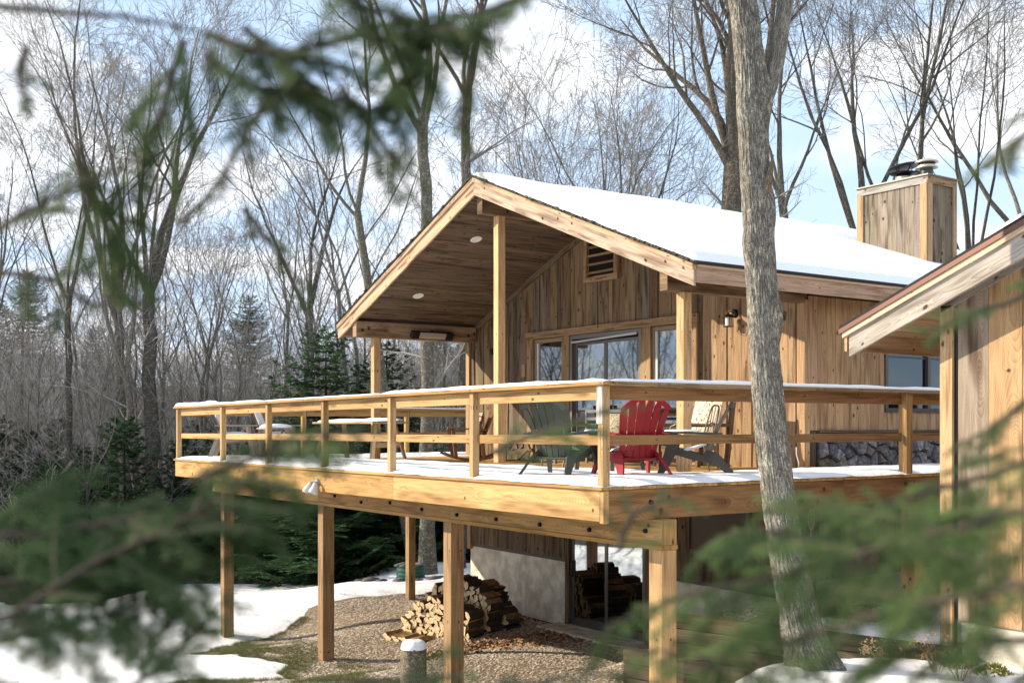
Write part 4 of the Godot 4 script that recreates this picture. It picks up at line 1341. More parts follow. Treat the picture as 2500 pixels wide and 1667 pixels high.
# a spruce or fir: trunk and whorls of drooping boughs made of needle blades
func make_spruce(label: String, group: String, at: Vector3, seed_: int, tall: float, wide: float, tone: Color) -> Node3D:
	var r := RandomNumberGenerator.new()
	r.seed = seed_
	var t := thing("spruce_tree", label, "conifer", at, 0.0, group)
	var tr := MB.new()
	tr.tube(PackedVector3Array([Vector3(0, -0.4, 0), Vector3(0, tall * 0.5, 0), Vector3(0, tall, 0)]), PackedFloat32Array([tall * 0.016, tall * 0.009, 0.006]), 8, Color(0.22, 0.17, 0.13), 0.6)
	put(t, "trunk", tr, M.bark)
	var bw := MB.new()
	var nd := MB.new()
	var y := tall * 0.05
	while y < tall * 0.97:
		var f := y / tall
		var reach := wide * pow(1.0 - f, 0.65) * r.randf_range(0.75, 1.1) + 0.06
		var n := r.randi_range(5, 7)
		for i in n:
			if r.randf() < 0.12:
				continue
			var a := TAU * (i + r.randf() * 0.8) / n
			var l := reach * r.randf_range(0.65, 1.12)
			var out := Vector3(cos(a), 0, sin(a))
			var side := Vector3(-sin(a), 0, cos(a))
			var tilt := lerpf(-0.28, 0.35, f) + r.randf_range(-0.15, 0.15)
			var segs := maxi(int(l / 0.11), 4)
			var pr := Vector3(0, y, 0)
			var pts := PackedVector3Array([pr])
			var rs := PackedFloat32Array([0.006 + l * 0.006])
			for k in segs:
				var g := float(k + 1) / segs
				pts.append(Vector3(0, y, 0) + out * l * g + Vector3.UP * (l * g * tilt + l * 0.22 * g * g - l * 0.1 * sin(g * PI)))
				rs.append(0.003 + l * 0.006 * (1.0 - g))
			bw.tube(pts, rs, 3, Color(0.16, 0.12, 0.09))
			for k in segs:
				var g := float(k + 1) / segs
				var c := pts[k + 1]
				var sl := minf(l * 0.5 * (1.1 - g * 0.75), 0.5)
				for s: float in [-1.0, 1.0]:
					if r.randf() < 0.1:
						continue
					var e := c + (side * s + out * r.randf_range(0.5, 0.9)).normalized() * sl * r.randf_range(0.7, 1.1) + Vector3.UP * r.randf_range(-0.09, 0.05)
					spray(nd, r, c, e, 0.055, vary(tone, 0.3))
			spray(nd, r, pts[segs - 1], pts[segs] + out * 0.1, 0.055, vary(tone, 0.3))
		y += r.randf_range(0.12, 0.20) * (1.0 if tall < 5.0 else 1.25)
	tag(put(t, "branches", bw, M.twig), "", "", "", "stuff")
	tag(put(t, "needles", nd, M.needle), "", "", "", "stuff")
	return t

# a needled twig: short blades in two ranks and above
func spray(m: MB, r: RandomNumberGenerator, a: Vector3, b: Vector3, wide: float, col: Color) -> void:
	var d := (b - a)
	var l := d.length()
	if l < 0.01:
		return
	d /= l
	var s := d.cross(Vector3.UP).normalized()
	var n := maxi(int(l / 0.045), 2)
	for k in n:
		var f := (k + 0.3) / n
		var c := a + d * l * f
		var w := 1.5 * wide * (1.15 - 0.5 * f) * r.randf_range(0.8, 1.2)
		for q: float in [-1.0, 1.0]:
			var tip := c + s * q * w + d * w * 0.8 + Vector3.UP * r.randf_range(-0.3, 0.35) * w
			var h := d * 0.036
			m.tri3(c - h, c + h, tip, col)
		var tp := c + Vector3.UP * w * 0.55 + d * w
		m.tri3(c - s * 0.012, c + s * 0.012, tp, col)

func ground_at(x: float, z: float) -> Vector3:
	return Vector3(x, land(x, z), z)

func wood() -> void:
	var grey := Color(0.48, 0.46, 0.425)
	var dark := Color(0.36, 0.34, 0.315)
	var pale := Color(0.60, 0.585, 0.555)
	# [x, z, height, radius, fork, limbs, spread, lean, density, colour, label]
	var list := [
		[8.2, -38.0, 17.0, 0.16, 9.0, 3, 0.35, Vector2(0.2, 0.3), 0.8, dark, "slim straight bare tree left of the forked maple pair"],
		[9.3, -34.9, 19.0, 0.25, 8.2, 5, 0.42, Vector2(-0.5, 0.4), 1.0, grey, "grey bare maple with rising limbs, left trunk of the forked pair"],
		[10.0, -34.3, 18.0, 0.32, 8.8, 5, 0.55, Vector2(-0.2, -0.2), 1.05, dark, "stout bare maple forking wide, the thickest trunk at the left of the deck"],
		[9.5, -33.3, 14.0, 0.17, 6.2, 3, 0.5, Vector2(-1.2, -0.4), 0.9, grey, "smaller leaning bare tree rooted between the two forked maples"],
		[15.7, -35.3, 15.5, 0.24, 8.3, 3, 0.62, Vector2(-0.2, 0.0), 0.9, dark, "bare tree forked like a V above the low evergreen beside the porch"],
		[14.9, -26.6, 15.5, 0.17, 9.5, 3, 0.75, Vector2(-3.4, 1.0), 0.8, grey, "leaning bare tree arching left over the porch gable"],
		[14.1, -24.3, 19.0, 0.235, 11.6, 4, 0.5, Vector2(-0.6, 0.3), 0.9, grey, "tall pale trunk rising behind the gable peak, left of two"],
		[15.2, -24.6, 18.5, 0.20, 12.6, 4, 0.5, Vector2(0.2, 0.1), 0.85, dark, "tall dark trunk rising behind the gable peak, right of two"],
		[22.0, -21.3, 17.5, 0.44, 10.6, 8, 0.5, Vector2(-0.6, 0.4), 1.1, Color(0.44, 0.39, 0.335), "great many-limbed old maple behind the roof, beside the front trunk"],
		[23.4, -20.6, 15.0, 0.20, 9.6, 4, 0.5, Vector2(-0.5, 0.2), 0.9, grey, "bare tree behind the roof between the old maple and the chimney"],
		[25.3, -19.6, 18.0, 0.24, 8.5, 4, 0.4, Vector2(-0.4, 0.2), 0.9, dark, "bare tree standing just behind the left edge of the chimney"],
		[27.0, -19.4, 18.0, 0.22, 8.0, 4, 0.45, Vector2(0.3, -0.2), 0.9, grey, "bare tree behind the chimney flues"],
		[28.6, -18.6, 17.0, 0.17, 7.5, 5, 0.35, Vector2(0.2, 0.2), 0.9, dark, "clump-stemmed bare tree just right of the chimney"],
		[30.4, -18.2, 19.0, 0.28, 8.5, 5, 0.6, Vector2(0.8, 0.6), 1.0, pale, "crooked lichened maple at the far right above the outbuilding roof"],
		[18.5, -26.1, 13.5, 0.12, 6.0, 6, 0.6, Vector2(-0.5, 0.0), 0.85, grey, "slender fan-shaped bare tree behind the ridge, nearest the gable peak"],
		[20.7, -27.0, 14.5, 0.13, 6.0, 6, 0.6, Vector2(0.0, 0.0), 0.85, pale, "slender fan-shaped bare tree behind the middle of the snowy ridge"],
		[19.8, -23.6, 14.0, 0.13, 6.5, 5, 0.55, Vector2(0.3, 0.2), 0.85, dark, "slender bare tree behind the ridge, nearest the old maple"],
		[6.3, -40.5, 15.0, 0.15, 7.0, 4, 0.5, Vector2(0.1, 0.2), 0.9, grey, "bare tree at the left edge of the picture above the dark understory"],
		[12.6, -38.0, 12.5, 0.13, 6.0, 4, 0.5, Vector2(0.4, 0.2), 0.9, pale, "pale slim bare tree between the stout maple and the V-forked tree"],
	]
	var made := []
	for k in list.size():
		var q: Array = list[k]
		made.append(make_tree("bare_tree", q[10], "bare hardwoods round the house", ground_at(q[0], q[1]), 100 + k * 7, q[2], q[3], q[4], q[5], q[6], q[7], q[8], q[9]))
	# smaller saplings: four shapes, many copies
	var proto := []
	for k in 4:
		proto.append(make_tree("bare_sapling", "thin bare sapling in the thicket beyond the snowy lawn", "saplings of the thicket", ground_at(10.0 + k * 2.2, -37.5 - k), 300 + k, [11.0, 7.5, 12.5, 8.5][k], [0.075, 0.05, 0.085, 0.05][k], [5.0, 2.0, 6.5, 2.4][k], [3, 5, 3, 5][k], [0.55, 0.95, 0.6, 1.1][k], Vector2(rr(-1, 1), rr(-1, 1)), 0.55, [pale, grey, pale, Color(0.5, 0.47, 0.43)][k], [0.06, 0.015, 0.05, 0.0][k]))
	var n := 0
	while n < 150:
		var out := rr(31.5, 52.0)
		var side := rr(-0.5, 0.18)
		var x := out * 0.565 + out * side * 0.825
		var z := -out * 0.825 + out * side * 0.565
		if x > 11.5 and z > -21.0:
			continue
		copy(proto[rng.randi() % 4], ground_at(x, z), rr(0, TAU), rr(0.6, 1.35))
		n += 1
	# the wood beyond: far stems nobody could count, in one object
	for k in 4:
		var xf := []
		for i in 200:
			var out := 44.0 + 135.0 * pow(rng.randf(), 1.5)
			var side := rr(-0.62, 0.62)
			var x := out * 0.565 + out * side * 0.825
			var z := -out * 0.825 + out * side * 0.565
			xf.append(Transform3D(Basis(Vector3.UP, rr(0, TAU)).scaled(Vector3.ONE * rr(0.45, 0.85)), ground_at(x, z)))
		var fr := RandomNumberGenerator.new()
		fr.seed = 880 + k
		var fm := MB.new()
		var fx := MB.new()
		for q in 3:
			grow(fm, fx, fr, Vector3(fr.randf_range(-1, 1), -0.3, fr.randf_range(-1, 1)), Vector3(fr.randf_range(-0.2, 0.2), 1, fr.randf_range(-0.2, 0.2)).normalized(), fr.randf_range(7.0, 11.0), 0.075, 1, 0.05, 0.9, [grey, grey, dark, grey][k] * 0.8)
		tag(scatter("bare_wood", fm.mesh(), M.twig, xf), "grey-brown mass of far bare wood on the hillside", "wood")
		tag(scatter("bare_wood", fx.mesh(), M.twig, xf), "grey-brown mass of far bare twigs on the hillside", "wood")
	# conifers
	var green := Color(0.040, 0.075, 0.030)
	var sp := []
	sp.append(make_spruce("broad dark green spruce beside the porch's far corner", "", ground_at(12.9, -28.0), 500, 7.1, 3.4, green * 1.9))
	sp.append(make_spruce("dark spruce partly hidden behind the far porch post", "", ground_at(14.8, -28.0), 501, 6.6, 2.2, green * 1.3))
	var label := "young dark evergreen in the understory at the edge of the snowy lawn"
	var yp := []
	for k in 4:
		yp.append(make_spruce(label, "young evergreens of the understory", ground_at(7.0 + k * 2.4, -33.0 - k * 0.7), 510 + k, rr(2.6, 4.2), rr(0.9, 1.3), green * rr(0.8, 1.1)))
	n = 0
	while n < 80:
		var out := rr(31.2, 46.0)
		var side := rr(-0.5, 0.02)
		var x := out * 0.565 + out * side * 0.825
		var z := -out * 0.825 + out * side * 0.565
		copy(yp[rng.randi() % 4], ground_at(x, z), rr(0, TAU), rr(0.6, 1.5))
		n += 1
	n = 0
	while n < 8:
		var out := rr(95.0, 170.0)
		var side := rr(-0.55, 0.15)
		var x := out * 0.565 + out * side * 0.825
		var z := -out * 0.825 + out * side * 0.565
		var c := copy(sp[rng.randi() % 2], ground_at(x, z), rr(0, TAU), rr(1.3, 2.3), "tall evergreen among the bare trees on the far hillside")
		c.set_meta("group", "evergreens on the far hillside")
		n += 1
	n = 0
	while n < 46:
		var x := rr(-20.0, 2.5)
		var z := rr(-60.0, -36.0)
		n += 1
		copy(proto[rng.randi() % 4], ground_at(x, z), rr(0, TAU), rr(0.8, 1.4), "bare sapling of the wood left of the lawn").set_meta("group", "bare saplings left of the lawn")
	# trees to the left that only the window panes show
	for k in 6:
		var at: Array = [[0.5, -41], [-4, -48], [3, -45], [-1, -53], [-9, -55], [2, -50]][k]
		copy(made[[1, 2, 4, 6, 8, 9][k]], ground_at(at[0], at[1]), rr(0, TAU), 1.0, "bare tree of the wood left of the lawn").set_meta("group", "bare trees left of the lawn")

# ---------------------------------------------------------------- furniture on the deck
func slat(parent: Node, called: String, pts: Array, half: Array, thick: float, side: Vector3, m: Material, col: Color) -> MeshInstance3D:
	var b := MB.new()
	var p := PackedVector3Array()
	var x := PackedVector3Array()
	var y := PackedVector3Array()
	for k in pts.size():
		var d: Vector3 = (pts[mini(k + 1, pts.size() - 1)] - pts[maxi(k - 1, 0)]).normalized()
		var s := (side - d * side.dot(d)).normalized()
		p.append(pts[k])
		x.append(s * half[k])
		y.append(d.cross(s).normalized() * thick * 0.5)
	b.ribbon(p, x, y, col, rng.randi() % 8, rng.randf())
	return put(parent, called, b, m)

func rod(parent: Node, called: String, pts: Array, r: float, m: Material, col: Color, sides := 8) -> MeshInstance3D:
	var b := MB.new()
	var rs := PackedFloat32Array()
	for q in pts:
		rs.append(r)
	b.tube(PackedVector3Array(pts), rs, sides, col, 1.0, true)
	return put(parent, called, b, m)

func mound(parent: Node, called: String, at: Vector3, half: Vector3, m: Material, col := Color.WHITE, square := 3.0, wob := 0.12) -> MeshInstance3D:
	var b := MB.new()
	var nu := 20
	var nv := 8
	for j in nv + 1:
		var lat := PI * 0.5 * j / nv
		for i in nu + 1:
			var a := TAU * i / nu
			var c := cos(a)
			var s := sin(a)
			var k := pow(pow(absf(c), square) + pow(absf(s), square), -1.0 / square)
			var w := 1.0 + wob * fine.get_noise_3d(c * 12.0 + at.x * 31.0, j * 3.0, s * 12.0 + at.z * 17.0)
			var d := Vector3(c * k * pow(cos(lat), 0.55) * w, pow(sin(lat), 0.8) * (1.0 + wob * fine.get_noise_2d(c * 20.0 + at.z * 9.0, s * 20.0)), s * k * pow(cos(lat), 0.55) * w)
			b.vert(at + d * half, (Vector3(c * cos(lat), sin(lat) + 0.15, s * cos(lat))).normalized(), Vector2(d.x * 0.5 + 0.5, d.z * 0.5 + 0.5), col)
	for j in nv:
		for i in nu:
			var a := j * (nu + 1) + i
			var w := nu + 1
			b.tri(a, a + 1, a + w + 1)
			b.tri(a, a + w + 1, a + w)
	return put(parent, called, b, m)

# a pillow: two bulging sides, upright in its own x-y plane
func pillow(parent: Node, called: String, xf: Transform3D, w: float, h: float, d: float, m: Material, col: Color) -> MeshInstance3D:
	var b := MB.new()
	var n := 10
	for s: float in [1.0, -1.0]:
		var base := b.v.size()
		for j in n + 1:
			for i in n + 1:
				var u := 2.0 * i / n - 1.0
				var v := 2.0 * j / n - 1.0
				var e := pow(maxf((1.0 - u * u) * (1.0 - v * v), 0.0), 0.42)
				var pinch := 1.0 - 0.06 * (1.0 - absf(v)) * absf(u) - 0.0
				var q := Vector3(u * w * 0.5 * pinch, v * h * 0.5 * (1.0 - 0.06 * (1.0 - absf(u)) * absf(v)), s * d * 0.5 * e)
				b.vert(xf * q, xf.basis * Vector3(u * 0.6, v * 0.6, s).normalized(), Vector2(u * 0.5 + 0.5, v * 0.5 + 0.5), col)
		for j in n:
			for i in n:
				var a := base + j * (n + 1) + i
				if s > 0.0:
					b.tri(a, a + n + 2, a + 1)
					b.tri(a, a + n + 1, a + n + 2)
				else:
					b.tri(a, a + 1, a + n + 2)
					b.tri(a, a + n + 2, a + n + 1)
	return put(parent, called, b, m)

# moulded garden chair with a fanned, slotted back; it faces +z
func fan_chair(label: String, at: Vector3, turn: float, col: Color, called := "garden_chair") -> Node3D:
	var t := thing(called, label, "chair", at, turn, "fan-backed garden chairs")
	var m: Material = M.plastic
	t.scale = Vector3.ONE * 0.93
	for i in 6:
		var f := (i - 2.5) / 2.5
		var bow := 0.05 * f * f
		var topy := 0.99 - 0.13 * f * f
		var pts := []
		var hf := []
		for k in 7:
			var g := k / 6.0
			pts.append(Vector3(f * lerpf(0.185, 0.275, g), lerpf(0.21, topy, g), lerpf(-0.20, -0.50, g) + bow + 0.03 * sin(g * PI)))
			hf.append(lerpf(0.034, 0.051, g) * (0.55 if k == 6 else 1.0))
		slat(t, "back_slat", pts, hf, 0.018, Vector3(1, 0, f * 0.35), m, vary(col, 0.05))
	var arc := []
	var ah := []
	for k in 13:
		var f := (k - 6) / 6.0
		arc.append(Vector3(f * 0.295, 0.975 - 0.15 * f * f, -0.51 + 0.05 * f * f - 0.005))
		ah.append(0.034)
	slat(t, "back_rim", arc, ah, 0.02, Vector3(0, 1, -0.35), m, col)
	var bar := []
	for k in 7:
		var f := (k - 3) / 3.0
		bar.append(Vector3(f * 0.30, 0.50, -0.345 + 0.05 * f * f))
	slat(t, "back_rail", bar, [0.02, 0.02, 0.02, 0.02, 0.02, 0.02, 0.02], 0.03, Vector3(0, 1, -0.3), m, col)
	for k in 7:
		var g := k / 6.0
		var z := lerpf(0.33, -0.2, g)
		var y := lerpf(0.385, 0.225, g) + (0.012 if k == 0 else 0.0)
		slat(t, "seat_slat", [Vector3(-0.27, y, z), Vector3(0, y - 0.006, z), Vector3(0.27, y, z)], [0.036, 0.036, 0.036], 0.018, Vector3(0, -0.28, 1), m, vary(col, 0.04))
	for s: float in [-1.0, 1.0]:
		slat(t, "arm", [Vector3(s * 0.345, 0.545, 0.42), Vector3(s * 0.345, 0.55, 0.30), Vector3(s * 0.345, 0.54, 0.0), Vector3(s * 0.31, 0.525, -0.36)], [0.05, 0.068, 0.06, 0.035], 0.024, Vector3(1, 0, 0), m, col)
		slat(t, "front_leg", [Vector3(s * 0.325, 0.53, 0.22), Vector3(s * 0.325, 0.36, 0.26), Vector3(s * 0.345, 0.16, 0.34), Vector3(s * 0.375, 0.0, 0.42)], [0.07, 0.075, 0.05, 0.035], 0.03, Vector3(0.1 * s, 0, 1), m, col)
		slat(t, "side_rail", [Vector3(s * 0.29, 0.345, 0.33), Vector3(s * 0.285, 0.25, 0.0), Vector3(s * 0.27, 0.20, -0.24)], [0.045, 0.045, 0.04], 0.026, Vector3(0, 1, 0.3), m, col)
		slat(t, "rear_leg", [Vector3(s * 0.255, 0.30, -0.14), Vector3(s * 0.275, 0.22, -0.28), Vector3(s * 0.305, 0.10, -0.40), Vector3(s * 0.335, 0.0, -0.50)], [0.055, 0.06, 0.045, 0.032], 0.032, Vector3(0.5 * s, 0, 1), m, col)
	return t

func deck_at(x: float, z: float, up := 0.0) -> Vector3:
	return Vector3(x, sag(z) + up, z)

# timber armchair with a pale cushion; it faces +z
func lounge_chair(label: String, at: Vector3, turn: float) -> Node3D:
	var t := thing("lounge_chair", label, "chair", at, turn, "timber lounge chairs at the far end of the deck")
	var c := Color(0.42, 0.36, 0.30)
	var W: Material = M.worn_wood
	for s: float in [-1.0, 1.0]:
		beam(t, "front_leg", Vector3(s * 0.32, 0.0, 0.36), Vector3(s * 0.32, 0.6, 0.26), 0.035, 0.09, W, c, Vector3(0, 0, 1))
		beam(t, "rear_leg", Vector3(s * 0.32, 0.0, -0.46), Vector3(s * 0.32, 0.6, -0.20), 0.035, 0.09, W, c, Vector3(0, 0, 1))
		beam(t, "arm", Vector3(s * 0.32, 0.61, 0.44), Vector3(s * 0.32, 0.61, -0.36), 0.10, 0.03, W, c)
		beam(t, "back_post", Vector3(s * 0.27, 0.30, -0.20), Vector3(s * 0.27, 0.93, -0.46), 0.04, 0.06, W, c * 0.7, Vector3(0, 0, 1))
		beam(t, "seat_rail", Vector3(s * 0.28, 0.34, 0.34), Vector3(s * 0.28, 0.28, -0.3), 0.035, 0.09, W, c)
	beam(t, "front_rail", Vector3(-0.30, 0.34, 0.36), Vector3(0.30, 0.34, 0.36), 0.03, 0.09, W, c)
	var w := Color(0.66, 0.64, 0.62)
	pillow(t, "back_cushion", Transform3D(Basis.from_euler(Vector3(-0.38, 0, 0)), Vector3(0, 0.68, -0.30)), 0.56, 0.58, 0.09, M.cloth, w)
	pillow(t, "seat_cushion", Transform3D(Basis.from_euler(Vector3(-PI / 2 + 0.06, 0, 0)), Vector3(0, 0.42, 0.06)), 0.60, 0.62, 0.13, M.cloth, w)
	return t

# steel-rod chair with an arched back; it faces +z
func rod_chair(label: String, at: Vector3, turn: float, cushion: Color) -> Node3D:
	var t := thing("rod_chair", label, "chair", at, turn, "bent steel rod chairs")
	var c := Color(0.20, 0.155, 0.115)
	var arch := []
	for k in 15:
		var a := PI * k / 14.0
		var u := cos(a)
		arch.append(Vector3(signf(u) * pow(absf(u), 0.55) * 0.27, 0.42 + 0.47 * pow(sin(a), 0.5), -0.24 - 0.12 * pow(sin(a), 0.5)))
	rod(t, "back_frame", arch, 0.013, M.metal, c)
	var inner := []
	for k in 11:
		var a := PI * k / 10.0
		inner.append(Vector3(cos(a) * 0.2, 0.44 + 0.22 * sin(a), -0.25 - 0.06 * sin(a)))
	rod(t, "back_rod", inner, 0.007, M.metal, c)
	for x: float in [-0.12, 0.0, 0.12]:
		rod(t, "back_rod", [Vector3(x * 0.6, 0.43, -0.24), Vector3(x, 0.66, -0.31), Vector3(x * 1.3, 0.87, -0.355)], 0.006, M.metal, c)
	for s: float in [-1.0, 1.0]:
		rod(t, "leg", [Vector3(s * 0.25, 0.0, 0.27), Vector3(s * 0.25, 0.40, 0.25), Vector3(s * 0.26, 0.60, 0.20), Vector3(s * 0.27, 0.64, 0.10), Vector3(s * 0.27, 0.62, -0.27)], 0.013, M.metal, c)
		rod(t, "leg", [Vector3(s * 0.25, 0.0, -0.33), Vector3(s * 0.26, 0.42, -0.24)], 0.013, M.metal, c)
	rod(t, "seat_frame", [Vector3(-0.25, 0.40, 0.25), Vector3(0.25, 0.40, 0.25), Vector3(0.26, 0.41, -0.24), Vector3(-0.26, 0.41, -0.24), Vector3(-0.25, 0.40, 0.25)], 0.012, M.metal, c)
	pillow(t, "seat_cushion", Transform3D(Basis.from_euler(Vector3(-PI / 2, 0, 0)), Vector3(0, 0.47, 0.0)), 0.52, 0.52, 0.12, M.cloth, cushion)
	return t

# woven cloth with a scattered frond print
func frond_print() -> ImageTexture:
	var w := 256
	var im := Image.create(w, w, false, Image.FORMAT_RGB8)
	im.fill(Color(0.80, 0.77, 0.69))
	var r := RandomNumberGenerator.new()
	r.seed = 77
	for i in 70:
		var c := Vector2(r.randf() * w, r.randf() * w)
		var a := r.randf() * TAU
		var ink := Color(0.22, 0.19, 0.13) if r.randf() < 0.6 else Color(0.45, 0.40, 0.28)
		for k in 16:
			var p := c + Vector2(cos(a), sin(a)) * k * 1.3
			for q in 7:
				for s: float in [-1.0, 1.0]:
					var o := p + Vector2(cos(a + s * 0.9), sin(a + s * 0.9)) * q * (1.0 - k / 18.0)
					if k % 3 != 2:
						im.set_pixel(posmod(int(o.x), w), posmod(int(o.y), w), ink)
		a += 1.0
	return ImageTexture.create_from_image(im)

func plaid() -> ImageTexture:
	var im := Image.create(64, 64, false, Image.FORMAT_RGB8)
	for y in 64:
		for x in 64:
			var c := Color(0.80, 0.76, 0.70)
			if x % 16 < 6: c = c.lerp(Color(0.55, 0.06, 0.05), 0.6)
			if y % 16 < 6: c = c.lerp(Color(0.55, 0.06, 0.05), 0.6)
			if x % 16 == 11 or y % 16 == 11: c = c.lerp(Color(0.1, 0.12, 0.1), 0.6)
			im.set_pixel(x, y, c)
	return ImageTexture.create_from_image(im)

func furniture() -> void:
	mat("frond_cloth", Color(1, 1, 1), 0.95, frond_print())
	mat("plaid_cloth", Color(1, 1, 1), 0.95, plaid())
	var red := fan_chair("red fan-backed plastic garden chair seen from behind at the deck corner", deck_at(8.22, -9.56, 0.02), 2.80, Color(0.27, 0.017, 0.02))
	var green := fan_chair("dark green fan-backed plastic garden chair left of the red one", deck_at(7.62, -10.12, 0.03), 2.02, Color(0.062, 0.075, 0.055))
	var brown := fan_chair("dark brown fan-backed plastic garden chair right of the red one", deck_at(9.06, -9.44, 0.02), -2.35, Color(0.072, 0.064, 0.054))  # brown deepened so its colour carries shade on the chair
	for q: Array in [[red, "thin snow on the red chair's seat"], [green, "thin snow on the dark green chair's seat"], [brown, "thin snow on the dark brown chair's seat"]]:
		var c: Node3D = q[0]
		var sn := thing("seat_snow", q[1], "snow", c.position, c.rotation.y)
		sn.scale = c.scale
		sn.set_meta("kind", "stuff")
		var s := mound(sn, "snow_patch", Vector3(0.02, 0.0, 0.0), Vector3(0.25, 0.035, 0.24), M.snow)
		s.position = Vector3(0, 0.315, 0.06)
		s.rotation.x = 0.30
		mound(sn, "snow_patch", Vector3(-0.34, 0.56, 0.2), Vector3(0.055, 0.02, 0.18), M.snow)
		mound(sn, "snow_patch", Vector3(0.34, 0.56, 0.1), Vector3(0.05, 0.02, 0.2), M.snow)
	# seating group under the porch roof
	rod_chair("brown steel rod chair with arched back before the patterned lounge chair", deck_at(10.55, -11.05), -2.6, Color(0.42, 0.37, 0.28))
	rod_chair("brown steel rod chair with snowy cushion behind the dark green chair", deck_at(9.75, -12.75), 1.6, Color(0.62, 0.6, 0.57))
	var ch := thing("lounge_armchair", "tall cushioned armchair in cream frond print against the house wall", "chair", deck_at(11.05, -11.5), -1.75)
	pillow(ch, "back_cushion", Transform3D(Basis.from_euler(Vector3(-0.25, 0, 0)), Vector3(0, 0.80, -0.22)), 0.70, 0.78, 0.18, M.frond_cloth, Color.WHITE)
	pillow(ch, "seat_cushion", Transform3D(Basis.from_euler(Vector3(-PI / 2, 0, 0)), Vector3(0, 0.42, 0.1)), 0.64, 0.62, 0.18, M.frond_cloth, Color.WHITE)
	for s: float in [-1.0, 1.0]:
		beam(ch, "arm", Vector3(s * 0.36, 0.62, 0.40), Vector3(s * 0.36, 0.62, -0.36), 0.08, 0.05, M.worn_wood, Color(0.2, 0.12, 0.07))
		beam(ch, "leg", Vector3(s * 0.36, 0.0, 0.36), Vector3(s * 0.36, 0.6, 0.36), 0.06, 0.06, M.worn_wood, Color(0.2, 0.12, 0.07))
		beam(ch, "leg", Vector3(s * 0.36, 0.0, -0.30), Vector3(s * 0.36, 0.95, -0.42), 0.06, 0.06, M.worn_wood, Color(0.2, 0.12, 0.07))
	beam(ch, "seat_frame", Vector3(-0.35, 0.28, 0.34), Vector3(0.35, 0.28, 0.34), 0.04, 0.08, M.worn_wood, Color(0.2, 0.12, 0.07))
	var so := thing("metal_sofa", "grey metal outdoor sofa beneath the sliding door", "sofa", deck_at(11.05, -13.55), -PI / 2)
	var gm := Color(0.23, 0.235, 0.24)
	for y: float in [0.86, 0.74, 0.52]:
		beam(so, "back_rail", Vector3(-0.85, y, -0.33), Vector3(0.85, y, -0.33), 0.03, 0.05, M.metal, gm)
	beam(so, "seat_frame", Vector3(-0.85, 0.32, 0.33), Vector3(0.85, 0.32, 0.33), 0.04, 0.06, M.metal, gm)
	for s: float in [-1.0, 1.0]:
		beam(so, "leg", Vector3(s * 0.85, 0.0, 0.33), Vector3(s * 0.85, 0.62, 0.33), 0.04, 0.04, M.metal, gm)
		beam(so, "leg", Vector3(s * 0.85, 0.0, -0.33), Vector3(s * 0.85, 0.88, -0.33), 0.04, 0.04, M.metal, gm)
		beam(so, "arm", Vector3(s * 0.85, 0.63, 0.36), Vector3(s * 0.85, 0.63, -0.31), 0.06, 0.03, M.metal, gm)
		pillow(so, "seat_cushion", Transform3D(Basis.from_euler(Vector3(-PI / 2, 0, 0)), Vector3(s * 0.42, 0.40, 0.02)), 0.80, 0.64, 0.14, M.cloth, Color(0.32, 0.31, 0.28))
	tag(pillow(self, "frond_pillow", Transform3D(Basis.from_euler(Vector3(-0.3, -PI / 2 + 0.3, 0)), deck_at(10.9, -13.1, 0.62)), 0.48, 0.42, 0.18, M.frond_cloth, Color(0.8, 0.75, 0.65)), "cream and dark frond print pillow on the grey metal sofa", "pillow")
	var tb := thing("low_table", "low dark slatted table between the garden chairs", "table", deck_at(8.95, -10.85), 0.3)
	for k in 6:
		beam(tb, "table_slat", Vector3(-0.4, 0.42, -0.3 + k * 0.12), Vector3(0.4, 0.42, -0.3 + k * 0.12), 0.105, 0.022, M.worn_wood, Color(0.16, 0.14, 0.12))
	for s: float in [-1.0, 1.0]:
		for q: float in [-1.0, 1.0]:
			beam(tb, "leg", Vector3(s * 0.36, 0.0, q * 0.27), Vector3(s * 0.34, 0.405, q * 0.25), 0.05, 0.05, M.worn_wood, Color(0.14, 0.12, 0.10))
	# rocking chair by the middle porch post
	var rc := thing("rocking_chair", "brown wooden rocking chair beside the middle porch post", "rocking chair", deck_at(10.35, -16.55), -2.0)
	var rw := Color(0.24, 0.115, 0.05)
	for s: float in [-1.0, 1.0]:
		var arc := []
		var ah := []
		for k in 11:
			var f := k / 5.0 - 1.0
			arc.append(Vector3(s * 0.27, 0.03 + 0.13 * f * f, f * 0.52 - 0.08))
			ah.append(0.022)
		slat(rc, "rocker", arc, ah, 0.035, Vector3(0, 1, 0), M.worn_wood, rw)
		beam(rc, "front_leg", Vector3(s * 0.27, 0.06, 0.22), Vector3(s * 0.28, 0.58, 0.28), 0.045, 0.06, M.worn_wood, rw)
		beam(rc, "rear_leg", Vector3(s * 0.27, 0.06, -0.28), Vector3(s * 0.25, 0.62, -0.22), 0.045, 0.06, M.worn_wood, rw)
		beam(rc, "arm", Vector3(s * 0.29, 0.60, 0.38), Vector3(s * 0.27, 0.56, -0.32), 0.10, 0.025, M.worn_wood, rw * 1.2)
	for k in 5:
		beam(rc, "seat_slat", Vector3(-0.27, 0.40 - k * 0.025, 0.28 - k * 0.11), Vector3(0.27, 0.40 - k * 0.025, 0.28 - k * 0.11), 0.095, 0.022, M.worn_wood, rw)
	for k in 6:
		beam(rc, "back_slat", Vector3(-0.23 + k * 0.092, 0.30, -0.24), Vector3(-0.24 + k * 0.097, 1.02, -0.52), 0.075, 0.02, M.worn_wood, rw, Vector3(0, 0.35, 1))
